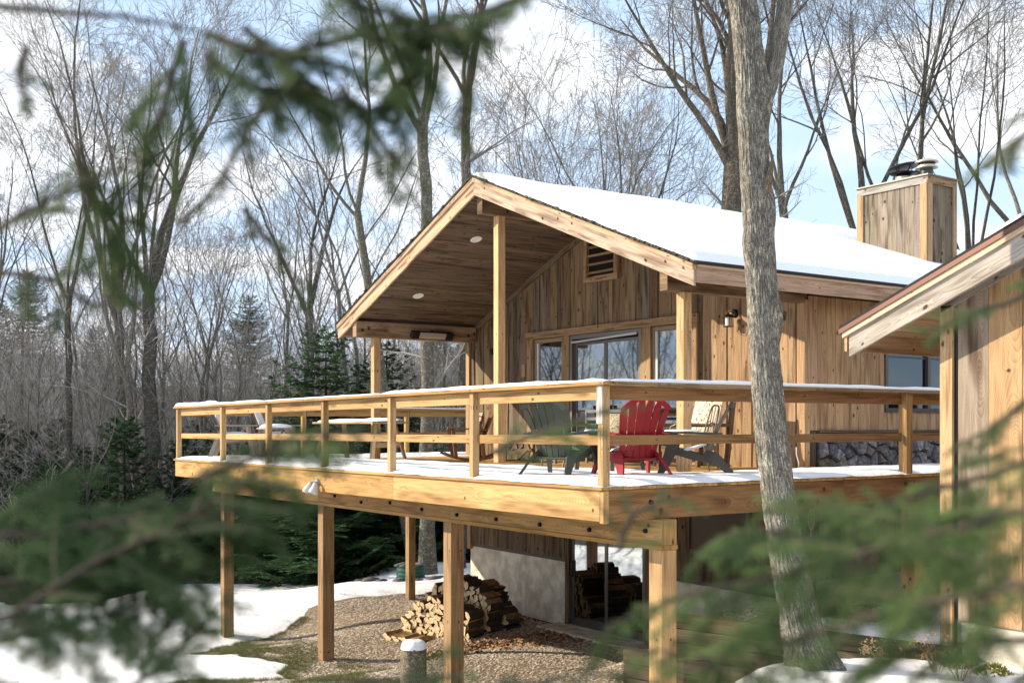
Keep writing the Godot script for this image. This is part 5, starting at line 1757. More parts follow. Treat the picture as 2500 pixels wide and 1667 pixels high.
	tag(pillow(self, "plaid_pillow", Transform3D(Basis.from_euler(Vector3(-0.3, -2.0, 0)), rc.position + Vector3(0.18, 0.68, 0.09)), 0.44, 0.40, 0.15, M.plaid_cloth, Color.WHITE), "red and white plaid pillow on the rocking chair", "pillow")
	# trestle table and timber lounge chairs at the far end
	var tt := thing("trestle_table", "long trestle table with snowy top before the far porch post", "table", deck_at(9.22, -18.55))
	for k in 5:
		beam(tt, "table_board", Vector3(-0.30 + k * 0.15, 0.70, -1.28), Vector3(-0.30 + k * 0.15, 0.70, 1.28), 0.145, 0.035, M.lumber, vary(Color(0.45, 0.34, 0.19), 0.1))
	for s: float in [-1.0, 1.0]:
		for q: float in [-1.0, 1.0]:
			beam(tt, "leg", Vector3(q * 0.34, 0.0, s * 1.2), Vector3(q * 0.20, 0.68, s * 1.05), 0.09, 0.04, M.lumber, Color(0.52, 0.38, 0.2))
		beam(tt, "cross_rail", Vector3(-0.28, 0.3, s * 1.12), Vector3(0.28, 0.3, s * 1.12), 0.035, 0.09, M.lumber, Color(0.5, 0.36, 0.2))
	tag(snow_strip(self, "table_snow", deck_at(9.22, -19.78, 0.718), deck_at(9.22, -17.3, 0.718), 0.34, 0.05, 30), "snow slab on the long trestle table", "snow", "", "stuff")
	lounge_chair("timber lounge chair with pale cushions, nearest the deck's far corner post", deck_at(7.72, -20.95, 0.05), 1.1)
	lounge_chair("timber lounge chair with pale cushions, second from the far corner post", deck_at(8.62, -21.1, 0.05), 1.0)
	var side := thing("side_table", "small timber side table capped with snow beside the lounge chairs", "table", deck_at(8.2, -20.1, 0.04))
	for k in 4:
		beam(side, "table_board", Vector3(-0.21 + k * 0.14, 0.56, -0.3), Vector3(-0.21 + k * 0.14, 0.56, 0.3), 0.13, 0.03, M.worn_wood, Color(0.4, 0.34, 0.28))
	for s: float in [-1.0, 1.0]:
		for q: float in [-1.0, 1.0]:
			beam(side, "leg", Vector3(s * 0.22, 0, q * 0.24), Vector3(s * 0.22, 0.545, q * 0.24), 0.045, 0.045, M.worn_wood, Color(0.36, 0.28, 0.2))
	var ts := mound(self, "table_snow", Vector3.ZERO, Vector3(0.27, 0.07, 0.29), M.snow, Color.WHITE, 5.0)
	ts.position = side.position + Vector3(0, 0.575, 0)
	tag(ts, "cap of snow on the small side table", "snow", "", "stuff")

# ---------------------------------------------------------------- lamps and fittings
func fixtures() -> void:
	# wall lantern on the gable wall
	var l := thing("wall_lantern", "black iron wall lantern with frosted glass on the gable wall", "lantern", Vector3(12.05, 2.28, -11.66))
	l.scale = Vector3.ONE * 0.85
	var k := Color(0.02, 0.02, 0.02)
	var b := MB.new()
	b.lathe(Vector3.ZERO, [Vector2(0, 0.045), Vector2(0.05, 0.04), Vector2(0.075, 0.015), Vector2(0.08, 0)], 18, k)
	var back := put(l, "wall_plate", b, M.metal)
	back.rotation.z = PI / 2
	rod(l, "bracket", [Vector3(-0.02, 0, 0), Vector3(-0.10, 0.03, 0), Vector3(-0.16, 0.01, 0), Vector3(-0.17, -0.03, 0)], 0.010, M.metal, k)
	var cp := MB.new()
	cp.lathe(Vector3(-0.17, -0.05, 0), [Vector2(0.085, -0.02), Vector2(0.088, 0.0), Vector2(0.03, 0.035), Vector2(0, 0.04)], 6, k)
	put(l, "cap", cp, M.metal)
	for s in 6:
		var a := TAU * s / 6
		beam(l, "cage_bar", Vector3(-0.17 + 0.082 * cos(a), -0.07, 0.082 * sin(a)), Vector3(-0.17 + 0.09 * cos(a), -0.24, 0.09 * sin(a)), 0.008, 0.008, M.metal, k, Vector3(cos(a), 0, sin(a)))
	for y: float in [-0.075, -0.24]:
		var ring := []
		for s in 7:
			ring.append(Vector3(-0.17 + 0.088 * cos(TAU * s / 6), y, 0.088 * sin(TAU * s / 6)))
		rod(l, "cage_ring", ring, 0.006, M.metal, k, 5)
	var fr := MB.new()
	fr.lathe(Vector3(-0.17, -0.225, 0), [Vector2(0, 0), Vector2(0.05, 0.0), Vector2(0.052, 0.15), Vector2(0, 0.152)], 18, Color.WHITE)
	put(l, "frosted_glass", fr, M.frosted)
	# infrared heater under the far porch beam
	var h := thing("patio_heater", "black infrared heater bar slung under the far porch beam", "heater", Vector3(10.9, 2.36, -18.70))
	h.rotation.x = 0.5
	plank(h, "housing", Vector3(-0.47, -0.07, -0.06), Vector3(0.47, 0.07, 0.0), M.metal, Color(0.03, 0.03, 0.03), 0.008)
	plank(h, "end_cap", Vector3(-0.47, -0.075, 0.001), Vector3(-0.30, 0.075, 0.03), M.metal, Color(0.03, 0.03, 0.03), 0.006)
	plank(h, "end_cap", Vector3(0.30, -0.075, 0.001), Vector3(0.47, 0.075, 0.03), M.metal, Color(0.03, 0.03, 0.03), 0.006)
	plank(h, "reflector", Vector3(-0.299, -0.06, 0.001), Vector3(0.299, 0.06, 0.012), M.metal, Color(0.62, 0.58, 0.52))
	for y: float in [-0.03, 0.0, 0.03]:
		rod(h, "heating_tube", [Vector3(-0.299, y, 0.025), Vector3(0.299, y, 0.025)], 0.006, M.metal, Color(0.75, 0.7, 0.62))
	beam(h, "bracket", Vector3(0, 0.02, -0.05), Vector3(0, 0.09, -0.06), 0.05, 0.02, M.metal, Color(0.03, 0.03, 0.03))
	# twin floodlight on the front rim
	var f := thing("floodlight", "white twin-headed floodlight on the deck's front rim", "floodlight", Vector3(6.78, -0.24, -14.98))
	var fb := MB.new()
	fb.lathe(Vector3.ZERO, [Vector2(0, 0.04), Vector2(0.05, 0.035), Vector2(0.058, 0.0)], 16, Color(0.3, 0.3, 0.3))
	put(f, "base", fb, M.plastic).rotation.z = PI / 2
	for s: float in [-1.0, 1.0]:
		var hd := MB.new()
		hd.lathe(Vector3.ZERO, [Vector2(0.07, -0.14), Vector2(0.072, -0.10), Vector2(0.045, -0.03), Vector2(0.03, 0.02), Vector2(0.0, 0.03)], 16, Color(0.5, 0.5, 0.48))
		hd.lathe(Vector3.ZERO, [Vector2(0.0, -0.125), Vector2(0.066, -0.13)], 16, Color(0.7, 0.7, 0.66))
		var o := put(f, "lamp_head", hd, M.plastic)
		o.position = Vector3(-0.09, -0.03, s * 0.085)
		o.rotation = Vector3(s * -0.25, 0, -0.35)
		rod(f, "swivel", [Vector3(-0.03, 0, s * 0.02), Vector3(-0.08, 0.0, s * 0.08)], 0.014, M.plastic, Color(0.3, 0.3, 0.3))
	# rope hanging in a loop under the side rim, and a hook by the corner board
	var loop := []
	for q in 17:
		var a := TAU * q / 16.0 + PI / 2
		loop.append(Vector3(10.15 + 0.05 * cos(a), -0.50 + 0.12 * sin(a), -8.6))
	loop.append(Vector3(10.14, -0.72, -8.6))
	tag(rod(self, "rope", loop, 0.006, M.cloth, Color(0.5, 0.46, 0.36), 6), "pale rope looped under the side rim", "rope")
	tag(rod(self, "hose", [Vector3(11.75, 0.30, -10.22), Vector3(11.73, 0.2, -10.2), Vector3(11.78, 0.08, -10.2), Vector3(11.74, 0.03, -10.17), Vector3(11.82, 0.015, -10.12)], 0.009, M.cloth, Color(0.68, 0.64, 0.55), 6), "short pale cord hanging at the foot of the house corner board", "cord")

# ---------------------------------------------------------------- split firewood
var log_kinds: Array[ArrayMesh] = []

func log_shapes() -> void:
	for k in 9:
		var r := RandomNumberGenerator.new()
		r.seed = 900 + k
		var out := PackedVector2Array()
		var rad := r.randf_range(0.062, 0.088)
		var kind := k % 3
		var wedge := 1.7 if kind == 0 else (PI if kind == 1 else 2.3)
		out.append(Vector2(r.randf_range(-0.01, 0.01), 0))
		for i in 8:
			var a := -wedge * 0.5 + wedge * i / 7.0
			out.append(Vector2(cos(a), sin(a)) * rad * r.randf_range(1.0, 1.25))
		var cen := Vector2.ZERO
		for q in out:
			cen += q / out.size()
		for i in out.size():
			out[i] -= cen
		var b := MB.new()
		var bark := Color(0.10, 0.08, 0.065)
		var split := vary(Color(0.50, 0.33, 0.17), 0.15)
		var endc := vary(Color(0.80, 0.60, 0.36), 0.08)
		b.prism(out, Vector3.ZERO, Vector3(0, 0, 1), Vector3(0, 1, 0), 0.42, split, 0.0, endc)
		# the round side keeps its bark
		for i in range(1, 8):
			var i0 := 18 + i * 4
			for c in 4:
				b.c[i0 + c] = vary(bark, 0.3)
		for i in 18:
			b.uv[i] = Vector2(0.5 + b.v[i].z * 1.2, 0.5 + b.v[i].y * 0.2)
		log_kinds.append(b.mesh())

func firewood(at: Vector3, basis: Basis, roll: float, label: String, group: String) -> void:
	var o := MeshInstance3D.new()
	o.name = "firewood_log"
	o.mesh = log_kinds[rng.randi() % log_kinds.size()]
	o.material_override = M.lumber
	add_child(o, true)
	o.transform = Transform3D(basis * Basis(Vector3.RIGHT, roll) * Basis.from_euler(Vector3(0, rr(-0.06, 0.06), rr(-0.03, 0.03))), at)
	tag(o, label, "firewood log", group)

# a stack whose log ends face -x of its own frame; heights give its top profile along z
func stack(at: Vector3, turn: float, wide: float, heights: Array, label: String, group: String, lie := 0.0) -> void:
	var bs := Basis(Vector3.UP, turn)
	var step := 0.098
	var n := int(wide / step)
	for i in n:
		var f := float(i) / maxi(n - 1, 1) * (heights.size() - 1)
		var k := mini(int(f), heights.size() - 2)
		var top: float = lerpf(heights[k], heights[k + 1], f - k)
		var m := int(top / 0.088)
		for j in m:
			var z := (i + 0.5 * (j % 2)) * step + rr(-0.012, 0.012)
			var y := 0.05 + j * 0.088 + rr(-0.012, 0.012)
			firewood(at + bs * Vector3(0.42 + rr(-0.035, 0.035), y, z), bs, rr(0, TAU) if lie == 0.0 else rr(-0.3, 0.3) + PI / 2, label, group)

func woodpiles() -> void:
	log_shapes()
	var turn := 0.30  # the stacks stand askew to the house
	var g := func(x: float, z: float) -> Vector3: return Vector3(x, land(x, z) + 0.01, z)
	stack(g.call(9.5, -17.35), turn, 1.65, [0.30, 0.48, 0.66, 0.72, 0.70, 0.66, 0.62, 0.58], "split firewood log in the sunlit front stack by the concrete wall", "logs of the front firewood stack")
	stack(g.call(10.05, -17.55), turn, 1.65, [0.5, 0.75, 0.88, 0.97, 1.0, 0.95, 0.82, 0.70], "split firewood log in the taller stack behind the front one", "logs of the rear firewood stack")
	stack(g.call(10.75, -16.9), turn - 0.05, 0.85, [0.85, 0.8, 0.55, 0.35], "split firewood log in the shaded stack against the concrete wall", "logs of the shaded firewood stack")
	stack(g.call(9.05, -17.2), turn, 0.95, [0.1, 0.1, 0.1], "split firewood log in the single row before the front stack", "logs laid before the stack", 1.0)
	# a few thrown down in the shade behind the corner post, and the rack on the deck
	for i in 26:
		var x := rr(9.4, 10.9)
		var z := rr(-11.6, -10.2)
		firewood(Vector3(x, land(x, z) + 0.06 + 0.22 * maxf(0.0, 1.0 - absf(x - 10.1)) + rr(0, 0.1), z), Basis.from_euler(Vector3(rr(-0.3, 0.3), rr(0, TAU), rr(-0.35, 0.35))), rr(0, TAU), "split log lying in the shaded heap below the deck's right side", "logs of the heap under the deck")
	var rk := thing("log_rack", "low black log rack with a few split logs near the rocking chair", "log rack", deck_at(10.75, -15.35), 0.9)
	for s: float in [-1.0, 1.0]:
		rod(rk, "hoop", [Vector3(-0.20, 0.34, s * 0.28), Vector3(-0.22, 0.04, s * 0.28), Vector3(0.22, 0.04, s * 0.28), Vector3(0.20, 0.34, s * 0.28)], 0.010, M.metal, Color(0.015, 0.015, 0.015))
	for s: float in [-1.0, 1.0]:
		rod(rk, "rail", [Vector3(s * 0.15, 0.045, -0.28), Vector3(s * 0.15, 0.045, 0.28)], 0.010, M.metal, Color(0.015, 0.015, 0.015))
	stack(deck_at(10.40, -15.45, 0.06), 0.9, 0.5, [0.3, 0.4, 0.35], "pale split log in the black rack on the deck", "logs in the deck rack")

# ---------------------------------------------------------------- things standing in the yard
func yard() -> void:
	# retaining timbers stepping down beside the leaning tree
	var tw := Color(0.135, 0.097, 0.065)  # brown darkened to carry shade from trees that are not modelled
	var wall := thing("retaining_wall", "stepped retaining wall of landscape timbers coloured dark for shade behind the leaning trunk", "retaining wall", Vector3(8.4, -1.6, -7.6))
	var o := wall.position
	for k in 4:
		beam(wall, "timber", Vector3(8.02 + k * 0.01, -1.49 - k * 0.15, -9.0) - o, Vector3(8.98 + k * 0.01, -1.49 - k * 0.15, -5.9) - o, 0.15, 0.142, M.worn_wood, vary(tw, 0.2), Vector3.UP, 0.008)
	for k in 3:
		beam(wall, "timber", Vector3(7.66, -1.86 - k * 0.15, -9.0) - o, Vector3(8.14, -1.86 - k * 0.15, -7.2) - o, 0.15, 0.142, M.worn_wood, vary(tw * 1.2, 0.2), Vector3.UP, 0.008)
	# snow-capped stump
	var st := thing("stump", "weathered upright log with a rounded snow cap in the gravel", "stump", Vector3(6.87, -3.1, -12.26))
	var b := MB.new()
	var pr := []
	var n := 40
	for j in 13:
		pr.append(j / 12.0)
	for j in 13:
		var y: float = 0.86 * pr[j]
		for s in n + 1:
			var a := TAU * s / n
			var r := 0.155 + 0.012 * sin(a * 7.0) + 0.010 * fine.get_noise_2d(a * 30.0, y * 3.0) + 0.06 * exp(-y * 5.0)
			b.vert(Vector3(cos(a) * r, y, sin(a) * r), Vector3(cos(a), 0, sin(a)), Vector2(float(s) / n, y), Color(0.62, 0.57, 0.47))
	for j in 12:
		for s in n:
			var i := j * (n + 1) + s
			b.tri(i, i + 1, i + n + 2)
			b.tri(i, i + n + 2, i + n + 1)
	put(st, "log", b, M.bark)
	tag(mound(self, "stump_snow", Vector3.ZERO, Vector3(0.168, 0.11, 0.168), M.snow, Color.WHITE, 2.0, 0.08), "rounded cap of snow on the upright log", "snow", "", "stuff").set("position", Vector3(6.87, -2.25, -12.26))
	# ribbed ring with flat stones
	var at := Vector3(13.19, land(13.19, -23.69), -23.69)
	var p := thing("well_ring", "low green ribbed plastic ring topped with flat stones in the snow", "well ring", at)
	var w := MB.new()
	var pf := []
	for k in 17:
		pf.append(Vector2(0.345 + 0.022 * (1.0 if k % 4 < 2 else 0.0), -0.05 + k * 0.026))
	w.lathe(Vector3.ZERO, pf, 32, Color(0.025, 0.10, 0.075))
	put(p, "ribbed_ring", w, M.plastic)
	var rock := func(called: String, pos: Vector3, size: Vector3, tone: Color, parent: Node) -> MeshInstance3D:
		var m := MB.new()
		var nu := 12
		for j in 7:
			var la := -PI / 2 + PI * j / 6.0
			for i in nu + 1:
				var a := TAU * i / nu
				var d := Vector3(cos(a) * cos(la), sin(la), sin(a) * cos(la))
				var q := d * (1.0 + 0.3 * fine.get_noise_3d(d.x * 12.0 + pos.x * 50.0, d.y * 12.0, d.z * 12.0 + pos.z * 50.0))
				m.vert(q * size, d, Vector2(a, la), tone)
		for j in 6:
			for i in nu:
				var a := j * (nu + 1) + i
				m.tri(a, a + nu + 2, a + nu + 1)
				m.tri(a, a + 1, a + nu + 2)
		var r := put(parent, called, m, M.stone)
		r.position = pos
		return r
	for k in 7:
		var a := TAU * k / 7.0
		rock.call("stone", Vector3(cos(a) * 0.26, 0.39, sin(a) * 0.26), Vector3(0.16, 0.04, 0.12), vary(Color(0.25, 0.25, 0.24), 0.2), p)
	var spots := [[-0.95, 0.35, 0.26], [-0.65, 0.62, 0.17], [-0.2, 0.75, 0.2], [0.25, 0.7, 0.14], [0.6, 0.45, 0.22], [0.75, 0.1, 0.14], [-1.25, 0.1, 0.18]]
	for k in spots.size():
		var q: Array = spots[k]
		var pos := Vector3(at.x + q[0] * 0.825 - q[1] * 0.565, 0, at.z + q[0] * 0.565 + q[1] * 0.825)
		pos.y = land(pos.x, pos.z) + 0.06
		var r: MeshInstance3D = rock.call("field_rock", pos, Vector3(q[2], q[2] * 0.38, q[2] * 0.7), vary(Color(0.22, 0.21, 0.20), 0.2), self)
		tag(r, "flat grey field rock in the snow round the green ring", "rock", "rocks round the green ring")
	# pebbles of the gravel yard
	var pm := MB.new()
	pm.lathe(Vector3.ZERO, [Vector2(0, -0.35), Vector2(0.8, -0.2), Vector2(1.0, 0.1), Vector2(0.6, 0.4), Vector2(0, 0.5)], 6, Color.WHITE)
	var xf := []
	var cols := []
	var tries := 0
	while xf.size() < 42000 and tries < 200000:
		tries += 1
		var x := rr(5.0, 12.0)
		var z := rr(-21.6, -8.5)
		if snow_depth(x, z) > -0.004:
			continue
		var s := rr(0.010, 0.026)
		xf.append(Transform3D(Basis.from_euler(Vector3(rr(-0.5, 0.5), rr(0, TAU), rr(-0.5, 0.5))).scaled(Vector3(s * rr(0.8, 1.5), s * 0.7, s)), Vector3(x, land(x, z) + 0.013, z)))
		cols.append(vary(Color(0.40, 0.335, 0.255).lerp(Color(0.55, 0.5, 0.43), rng.randf()), 0.28))
	tag(scatter("gravel_pebbles", pm.mesh(), M.pebble, xf, cols), "tan pebbles of the gravel yard below the deck", "gravel")
	# leaf litter along the shadow line and at the wood's edge
	var lm := MB.new()
	lm.quad(Vector3(-0.5, 0, -0.35), Vector3(-0.5, 0.12, 0.35), Vector3(0.5, 0.0, 0.3), Vector3(0.5, 0.1, -0.3), Color.WHITE)
	xf = []
	cols = []
	for i in 4200:
		var x := rr(8.6, 11.9)
		var z := -15.2 + rr(-1, 1) * rr(0, 0.9)
		if i > 1200:
			var out := rr(30.6, 36.0)
			var side := rr(-0.5, 0.12)
			x = out * 0.565 + out * side * 0.825
			z = -out * 0.825 + out * side * 0.565
		if snow_depth(x, z) > 0.0:
			continue
		xf.append(Transform3D(Basis.from_euler(Vector3(rr(-0.9, 0.9), rr(0, TAU), rr(-0.9, 0.9))).scaled(Vector3.ONE * rr(0.035, 0.075)), Vector3(x, land(x, z) + 0.03, z)))
		cols.append(vary(Color(0.26, 0.12, 0.055).lerp(Color(0.38, 0.25, 0.13), rng.randf()), 0.25))
	tag(scatter("fallen_leaves", lm.mesh(), M.cloth, xf, cols), "rust-brown fallen leaves on the bare ground", "leaves")
	# bits of twig and leaf dropped on the snow
	xf = []
	cols = []
	for i in 2600:
		var x := rr(2.0, 16.0)
		var z := rr(-31.0, -6.0)
		var sd := snow_depth(x, z)
		if sd < 0.015 or x > 12.0 and z > -20.0 and z < -10.2 or rng.randf() > 0.25 + 4.0 * (0.1 - sd):
			continue
		xf.append(Transform3D(Basis.from_euler(Vector3(rr(-0.2, 0.2), rr(0, TAU), rr(-0.2, 0.2))).scaled(Vector3(rr(0.02, 0.09), 0.02, rr(0.006, 0.03))), Vector3(x, land(x, z) + sd + 0.002, z)))
		cols.append(vary(Color(0.16, 0.11, 0.07), 0.4))
	tag(scatter("snow_debris", lm.mesh(), M.cloth, xf, cols), "specks of twig and leaf scattered on the snow", "debris")
	# turf showing at the gravel's edge
	var gm := MB.new()
	for k in 7:
		var a := TAU * k / 7.0 + 0.3
		var d := Vector3(cos(a), 0, sin(a))
		var s := Vector3(-sin(a), 0, cos(a)) * 0.035
		gm.tri3(d * 0.15 - s, d * 0.15 + s, d * (0.5 + 0.3 * (k % 3)) + Vector3.UP * (0.55 + 0.25 * (k % 2)), Color.WHITE)
	xf = []
	cols = []
	tries = 0
	while xf.size() < 17000 and tries < 260000:
		tries += 1
		var x := rr(4.6, 9.4)
		var z := rr(-22.2, -9.0)
		var sd := snow_depth(x, z)
		if sd > 0.012:
			continue
		var patch := noise.get_noise_2d(x * 18.0, z * 18.0)
		var edge := smoothstep(-0.075, -0.01, sd)
		var front := smoothstep(8.3, 6.6, x) * smoothstep(-9.0, -11.5, z)
		if rng.randf() > maxf(edge * 0.9, front) * smoothstep(-0.25, 0.15, patch + 0.25 * edge):
			continue
		xf.append(Transform3D(Basis(Vector3.UP, rr(0, TAU)).scaled(Vector3.ONE * rr(0.05, 0.09)), Vector3(x, land(x, z) + 0.005, z)))
		cols.append(vary(Color(0.10, 0.13, 0.035).lerp(Color(0.22, 0.19, 0.08), rng.randf() * 0.8), 0.25))
	tag(scatter("turf", gm.mesh(), M.needle, xf, cols), "olive turf at the edge of the gravel", "grass")
	# dry flower stalks in front of the outbuilding
	for k in 3:
		var base: Vector3 = [Vector3(8.15, -1.6, -6.1), Vector3(8.42, -1.6, -5.75), Vector3(8.3, -1.6, -5.45)][k]
		var dp := thing("dry_plant", ["dry tan seedheads arching over the snow, nearest the trunk", "dry tan seedheads with curled tops, second from the trunk", "dry tan seedheads close to the outbuilding's corner"][k], "plant", base)
		var sm := MB.new()
		var hm := MB.new()
		for i in 9:
			var a := rr(0, TAU)
			var l := rr(0.22, 0.42)
			var tip := Vector3(cos(a) * l * 0.6, l * 0.9, sin(a) * l * 0.6)
			sm.tube(PackedVector3Array([Vector3.ZERO, tip * 0.55 + Vector3.UP * 0.06, tip]), PackedFloat32Array([0.004, 0.003, 0.002]), 4, Color(0.33, 0.22, 0.12))
			for q in 14:
				var c := tip + Vector3(rr(-1, 1), rr(-0.7, 0.7), rr(-1, 1)) * 0.045
				var e := c + Vector3(rr(-1, 1), rr(-1, 1), rr(-1, 1)) * 0.022
				hm.tube(PackedVector3Array([c, (c + e) * 0.5 + Vector3(rr(-1, 1), rr(-1, 1), rr(-1, 1)) * 0.01, e]), PackedFloat32Array([0.003, 0.004, 0.002]), 4, vary(Color(0.50, 0.38, 0.22), 0.25))
		put(dp, "stem", sm, M.twig)
		tag(put(dp, "seedhead", hm, M.twig), "", "", "", "stuff")
	# moss mounds at the outbuilding's footing
	for k in 3:
		var pos: Vector3 = [Vector3(8.85, -1.62, -5.85), Vector3(8.78, -1.6, -5.45), Vector3(8.9, -1.62, -5.1)][k]
		var mo := MB.new()
		for i in 520:
			var a := rr(0, TAU)
			var q := sqrt(rng.randf())
			var c := Vector3(cos(a) * q * 0.19, 0.13 * (1.0 - q * q), sin(a) * q * 0.19)
			var d := Vector3(rr(-1, 1), rr(0.2, 1.2), rr(-1, 1)).normalized()
			var s := d.cross(Vector3(rr(-1, 1), rr(-1, 1), rr(-1, 1))).normalized() * 0.008
			mo.tri3(c - s, c + s, c + d * 0.05, vary(Color(0.20, 0.20, 0.035), 0.35))
		var mm := put(self, "moss_clump", mo, M.needle)
		mm.position = pos
		tag(mm, ["yellow-green moss clump beside the outbuilding's corner board", "yellow-green moss clump before the concrete footing", "yellow-green moss clump farther along the concrete footing"][k], "moss")

# ---------------------------------------------------------------- hemlock boughs close to the photographer
func needle_twig(nd: MB, r: RandomNumberGenerator, p: PackedVector3Array, flat: Vector3, len: float, col: Color) -> void:
	for k in p.size() - 1:
		var d := p[k + 1] - p[k]
		var l := d.length()
		d /= l
		var s := flat.cross(d).normalized()
		var n := int(l / 0.00145)
		for i in n:
			var c := p[k] + d * l * (i + r.randf()) / n
			var w := len * r.randf_range(0.65, 1.15)
			var q := 1.0 if i % 2 == 0 else -1.0
			var tip := c + (s * q + d * r.randf_range(0.25, 0.6) + flat * r.randf_range(-0.25, 0.35)).normalized() * w
			nd.tri3(c - d * 0.0011, c + d * 0.0011, tip, col * r.randf_range(0.75, 1.25))

func bough(pts: Array, reach: float, dense: float, label: String, seed_: int) -> void:
	var r := RandomNumberGenerator.new()
	r.seed = seed_
	var o: Vector3 = pts[0]
	var t := thing("hemlock_bough", label, "hemlock bough", o, 0.0, "hemlock boughs near the viewer")
	var wood := MB.new()
	var twg := MB.new()
	var nd := MB.new()
	# main stem, smoothed
	var stem := PackedVector3Array()
	for k in pts.size() - 1:
		for i in 8:
			var q: Vector3 = pts[k]
			stem.append(q.cubic_interpolate(pts[k + 1], pts[maxi(k - 1, 0)], pts[mini(k + 2, pts.size() - 1)], i / 8.0) - o + Vector3(r.randf_range(-1, 1), r.randf_range(-1, 1), r.randf_range(-1, 1)) * 0.0012)
	stem.append(pts[pts.size() - 1] - o)
	var m := stem.size()
	var rs := PackedFloat32Array()
	for k in m:
		rs.append(lerpf(0.0042, 0.0011, float(k) / (m - 1)))
	wood.tube(stem, rs, 7, Color(0.085, 0.065, 0.05), 4.0)
	var run := 0.0
	var total := 0.0
	for k in m - 1:
		total += stem[k].distance_to(stem[k + 1])
	var flat0 := (Vector3.UP + Vector3(-0.35, 0, 0.55) * r.randf_range(0.2, 1.0) + Vector3(r.randf_range(-1, 1), 0, r.randf_range(-1, 1)) * 0.35).normalized()
	var green := Color(0.036, 0.066, 0.020).lerp(Color(0.078, 0.122, 0.034), r.randf())
	var side := 1.0
	var n := int(total / 0.0105 * dense)
	for i in n:
		var f := (i + r.randf_range(0.2, 0.8)) / n
		var k := mini(int(f * (m - 1)), m - 2)
		var c := stem[k].lerp(stem[k + 1], f * (m - 1) - k)
		var d := (stem[k + 1] - stem[k]).normalized()
		side = -side
		var flat := (flat0 + Vector3(r.randf_range(-1, 1), r.randf_range(-1, 1), r.randf_range(-1, 1)) * 0.35).normalized()
		var s := flat.cross(d).normalized() * side
		var bl := 1.9 * reach * (1.0 - 0.7 * f * f) * r.randf_range(0.35, 1.15)
		var br := PackedVector3Array([c])
		var bd := (s + d * r.randf_range(0.4, 1.1) + flat * r.randf_range(-0.3, 0.3)).normalized()
		var bs := PackedFloat32Array([0.0013])
		for q in 5:
			bd = (bd + d * 0.10 + Vector3.DOWN * 0.10 + Vector3(r.randf_range(-1, 1), r.randf_range(-1, 1), r.randf_range(-1, 1)) * 0.12).normalized()
			br.append(br[q] + bd * bl / 5.0)
			bs.append(0.0012 - 0.00015 * q)
		twg.tube(br, bs, 3, Color(0.12, 0.09, 0.06))
		var col := green * r.randf_range(0.75, 1.3)
		needle_twig(nd, r, br, flat, 0.0115, col)
		var ts := -1.0
		for q in int(bl / 0.0062):
			var g := (q + r.randf()) / maxf(bl / 0.0062, 1.0)
			if r.randf() < 0.18:
				continue
			ts = -ts
			var kk := mini(int(g * 5.0), 4)
			var cc := br[kk].lerp(br[kk + 1], g * 5.0 - kk)
			var dd := (br[kk + 1] - br[kk]).normalized()
			var ss := flat.cross(dd).normalized() * ts
			var e := cc + (ss * r.randf_range(0.6, 1.0) + dd * 0.9).normalized() * bl * r.randf_range(0.12, 0.36) * (1.1 - 0.6 * g) + Vector3.DOWN * 0.004
			needle_twig(nd, r, PackedVector3Array([cc, e]), flat, 0.011, col)
	put(t, "stem", wood, M.twig)
	put(t, "twig", twg, M.twig)
	tag(put(t, "needles", nd, M.needle), "", "", "", "stuff")

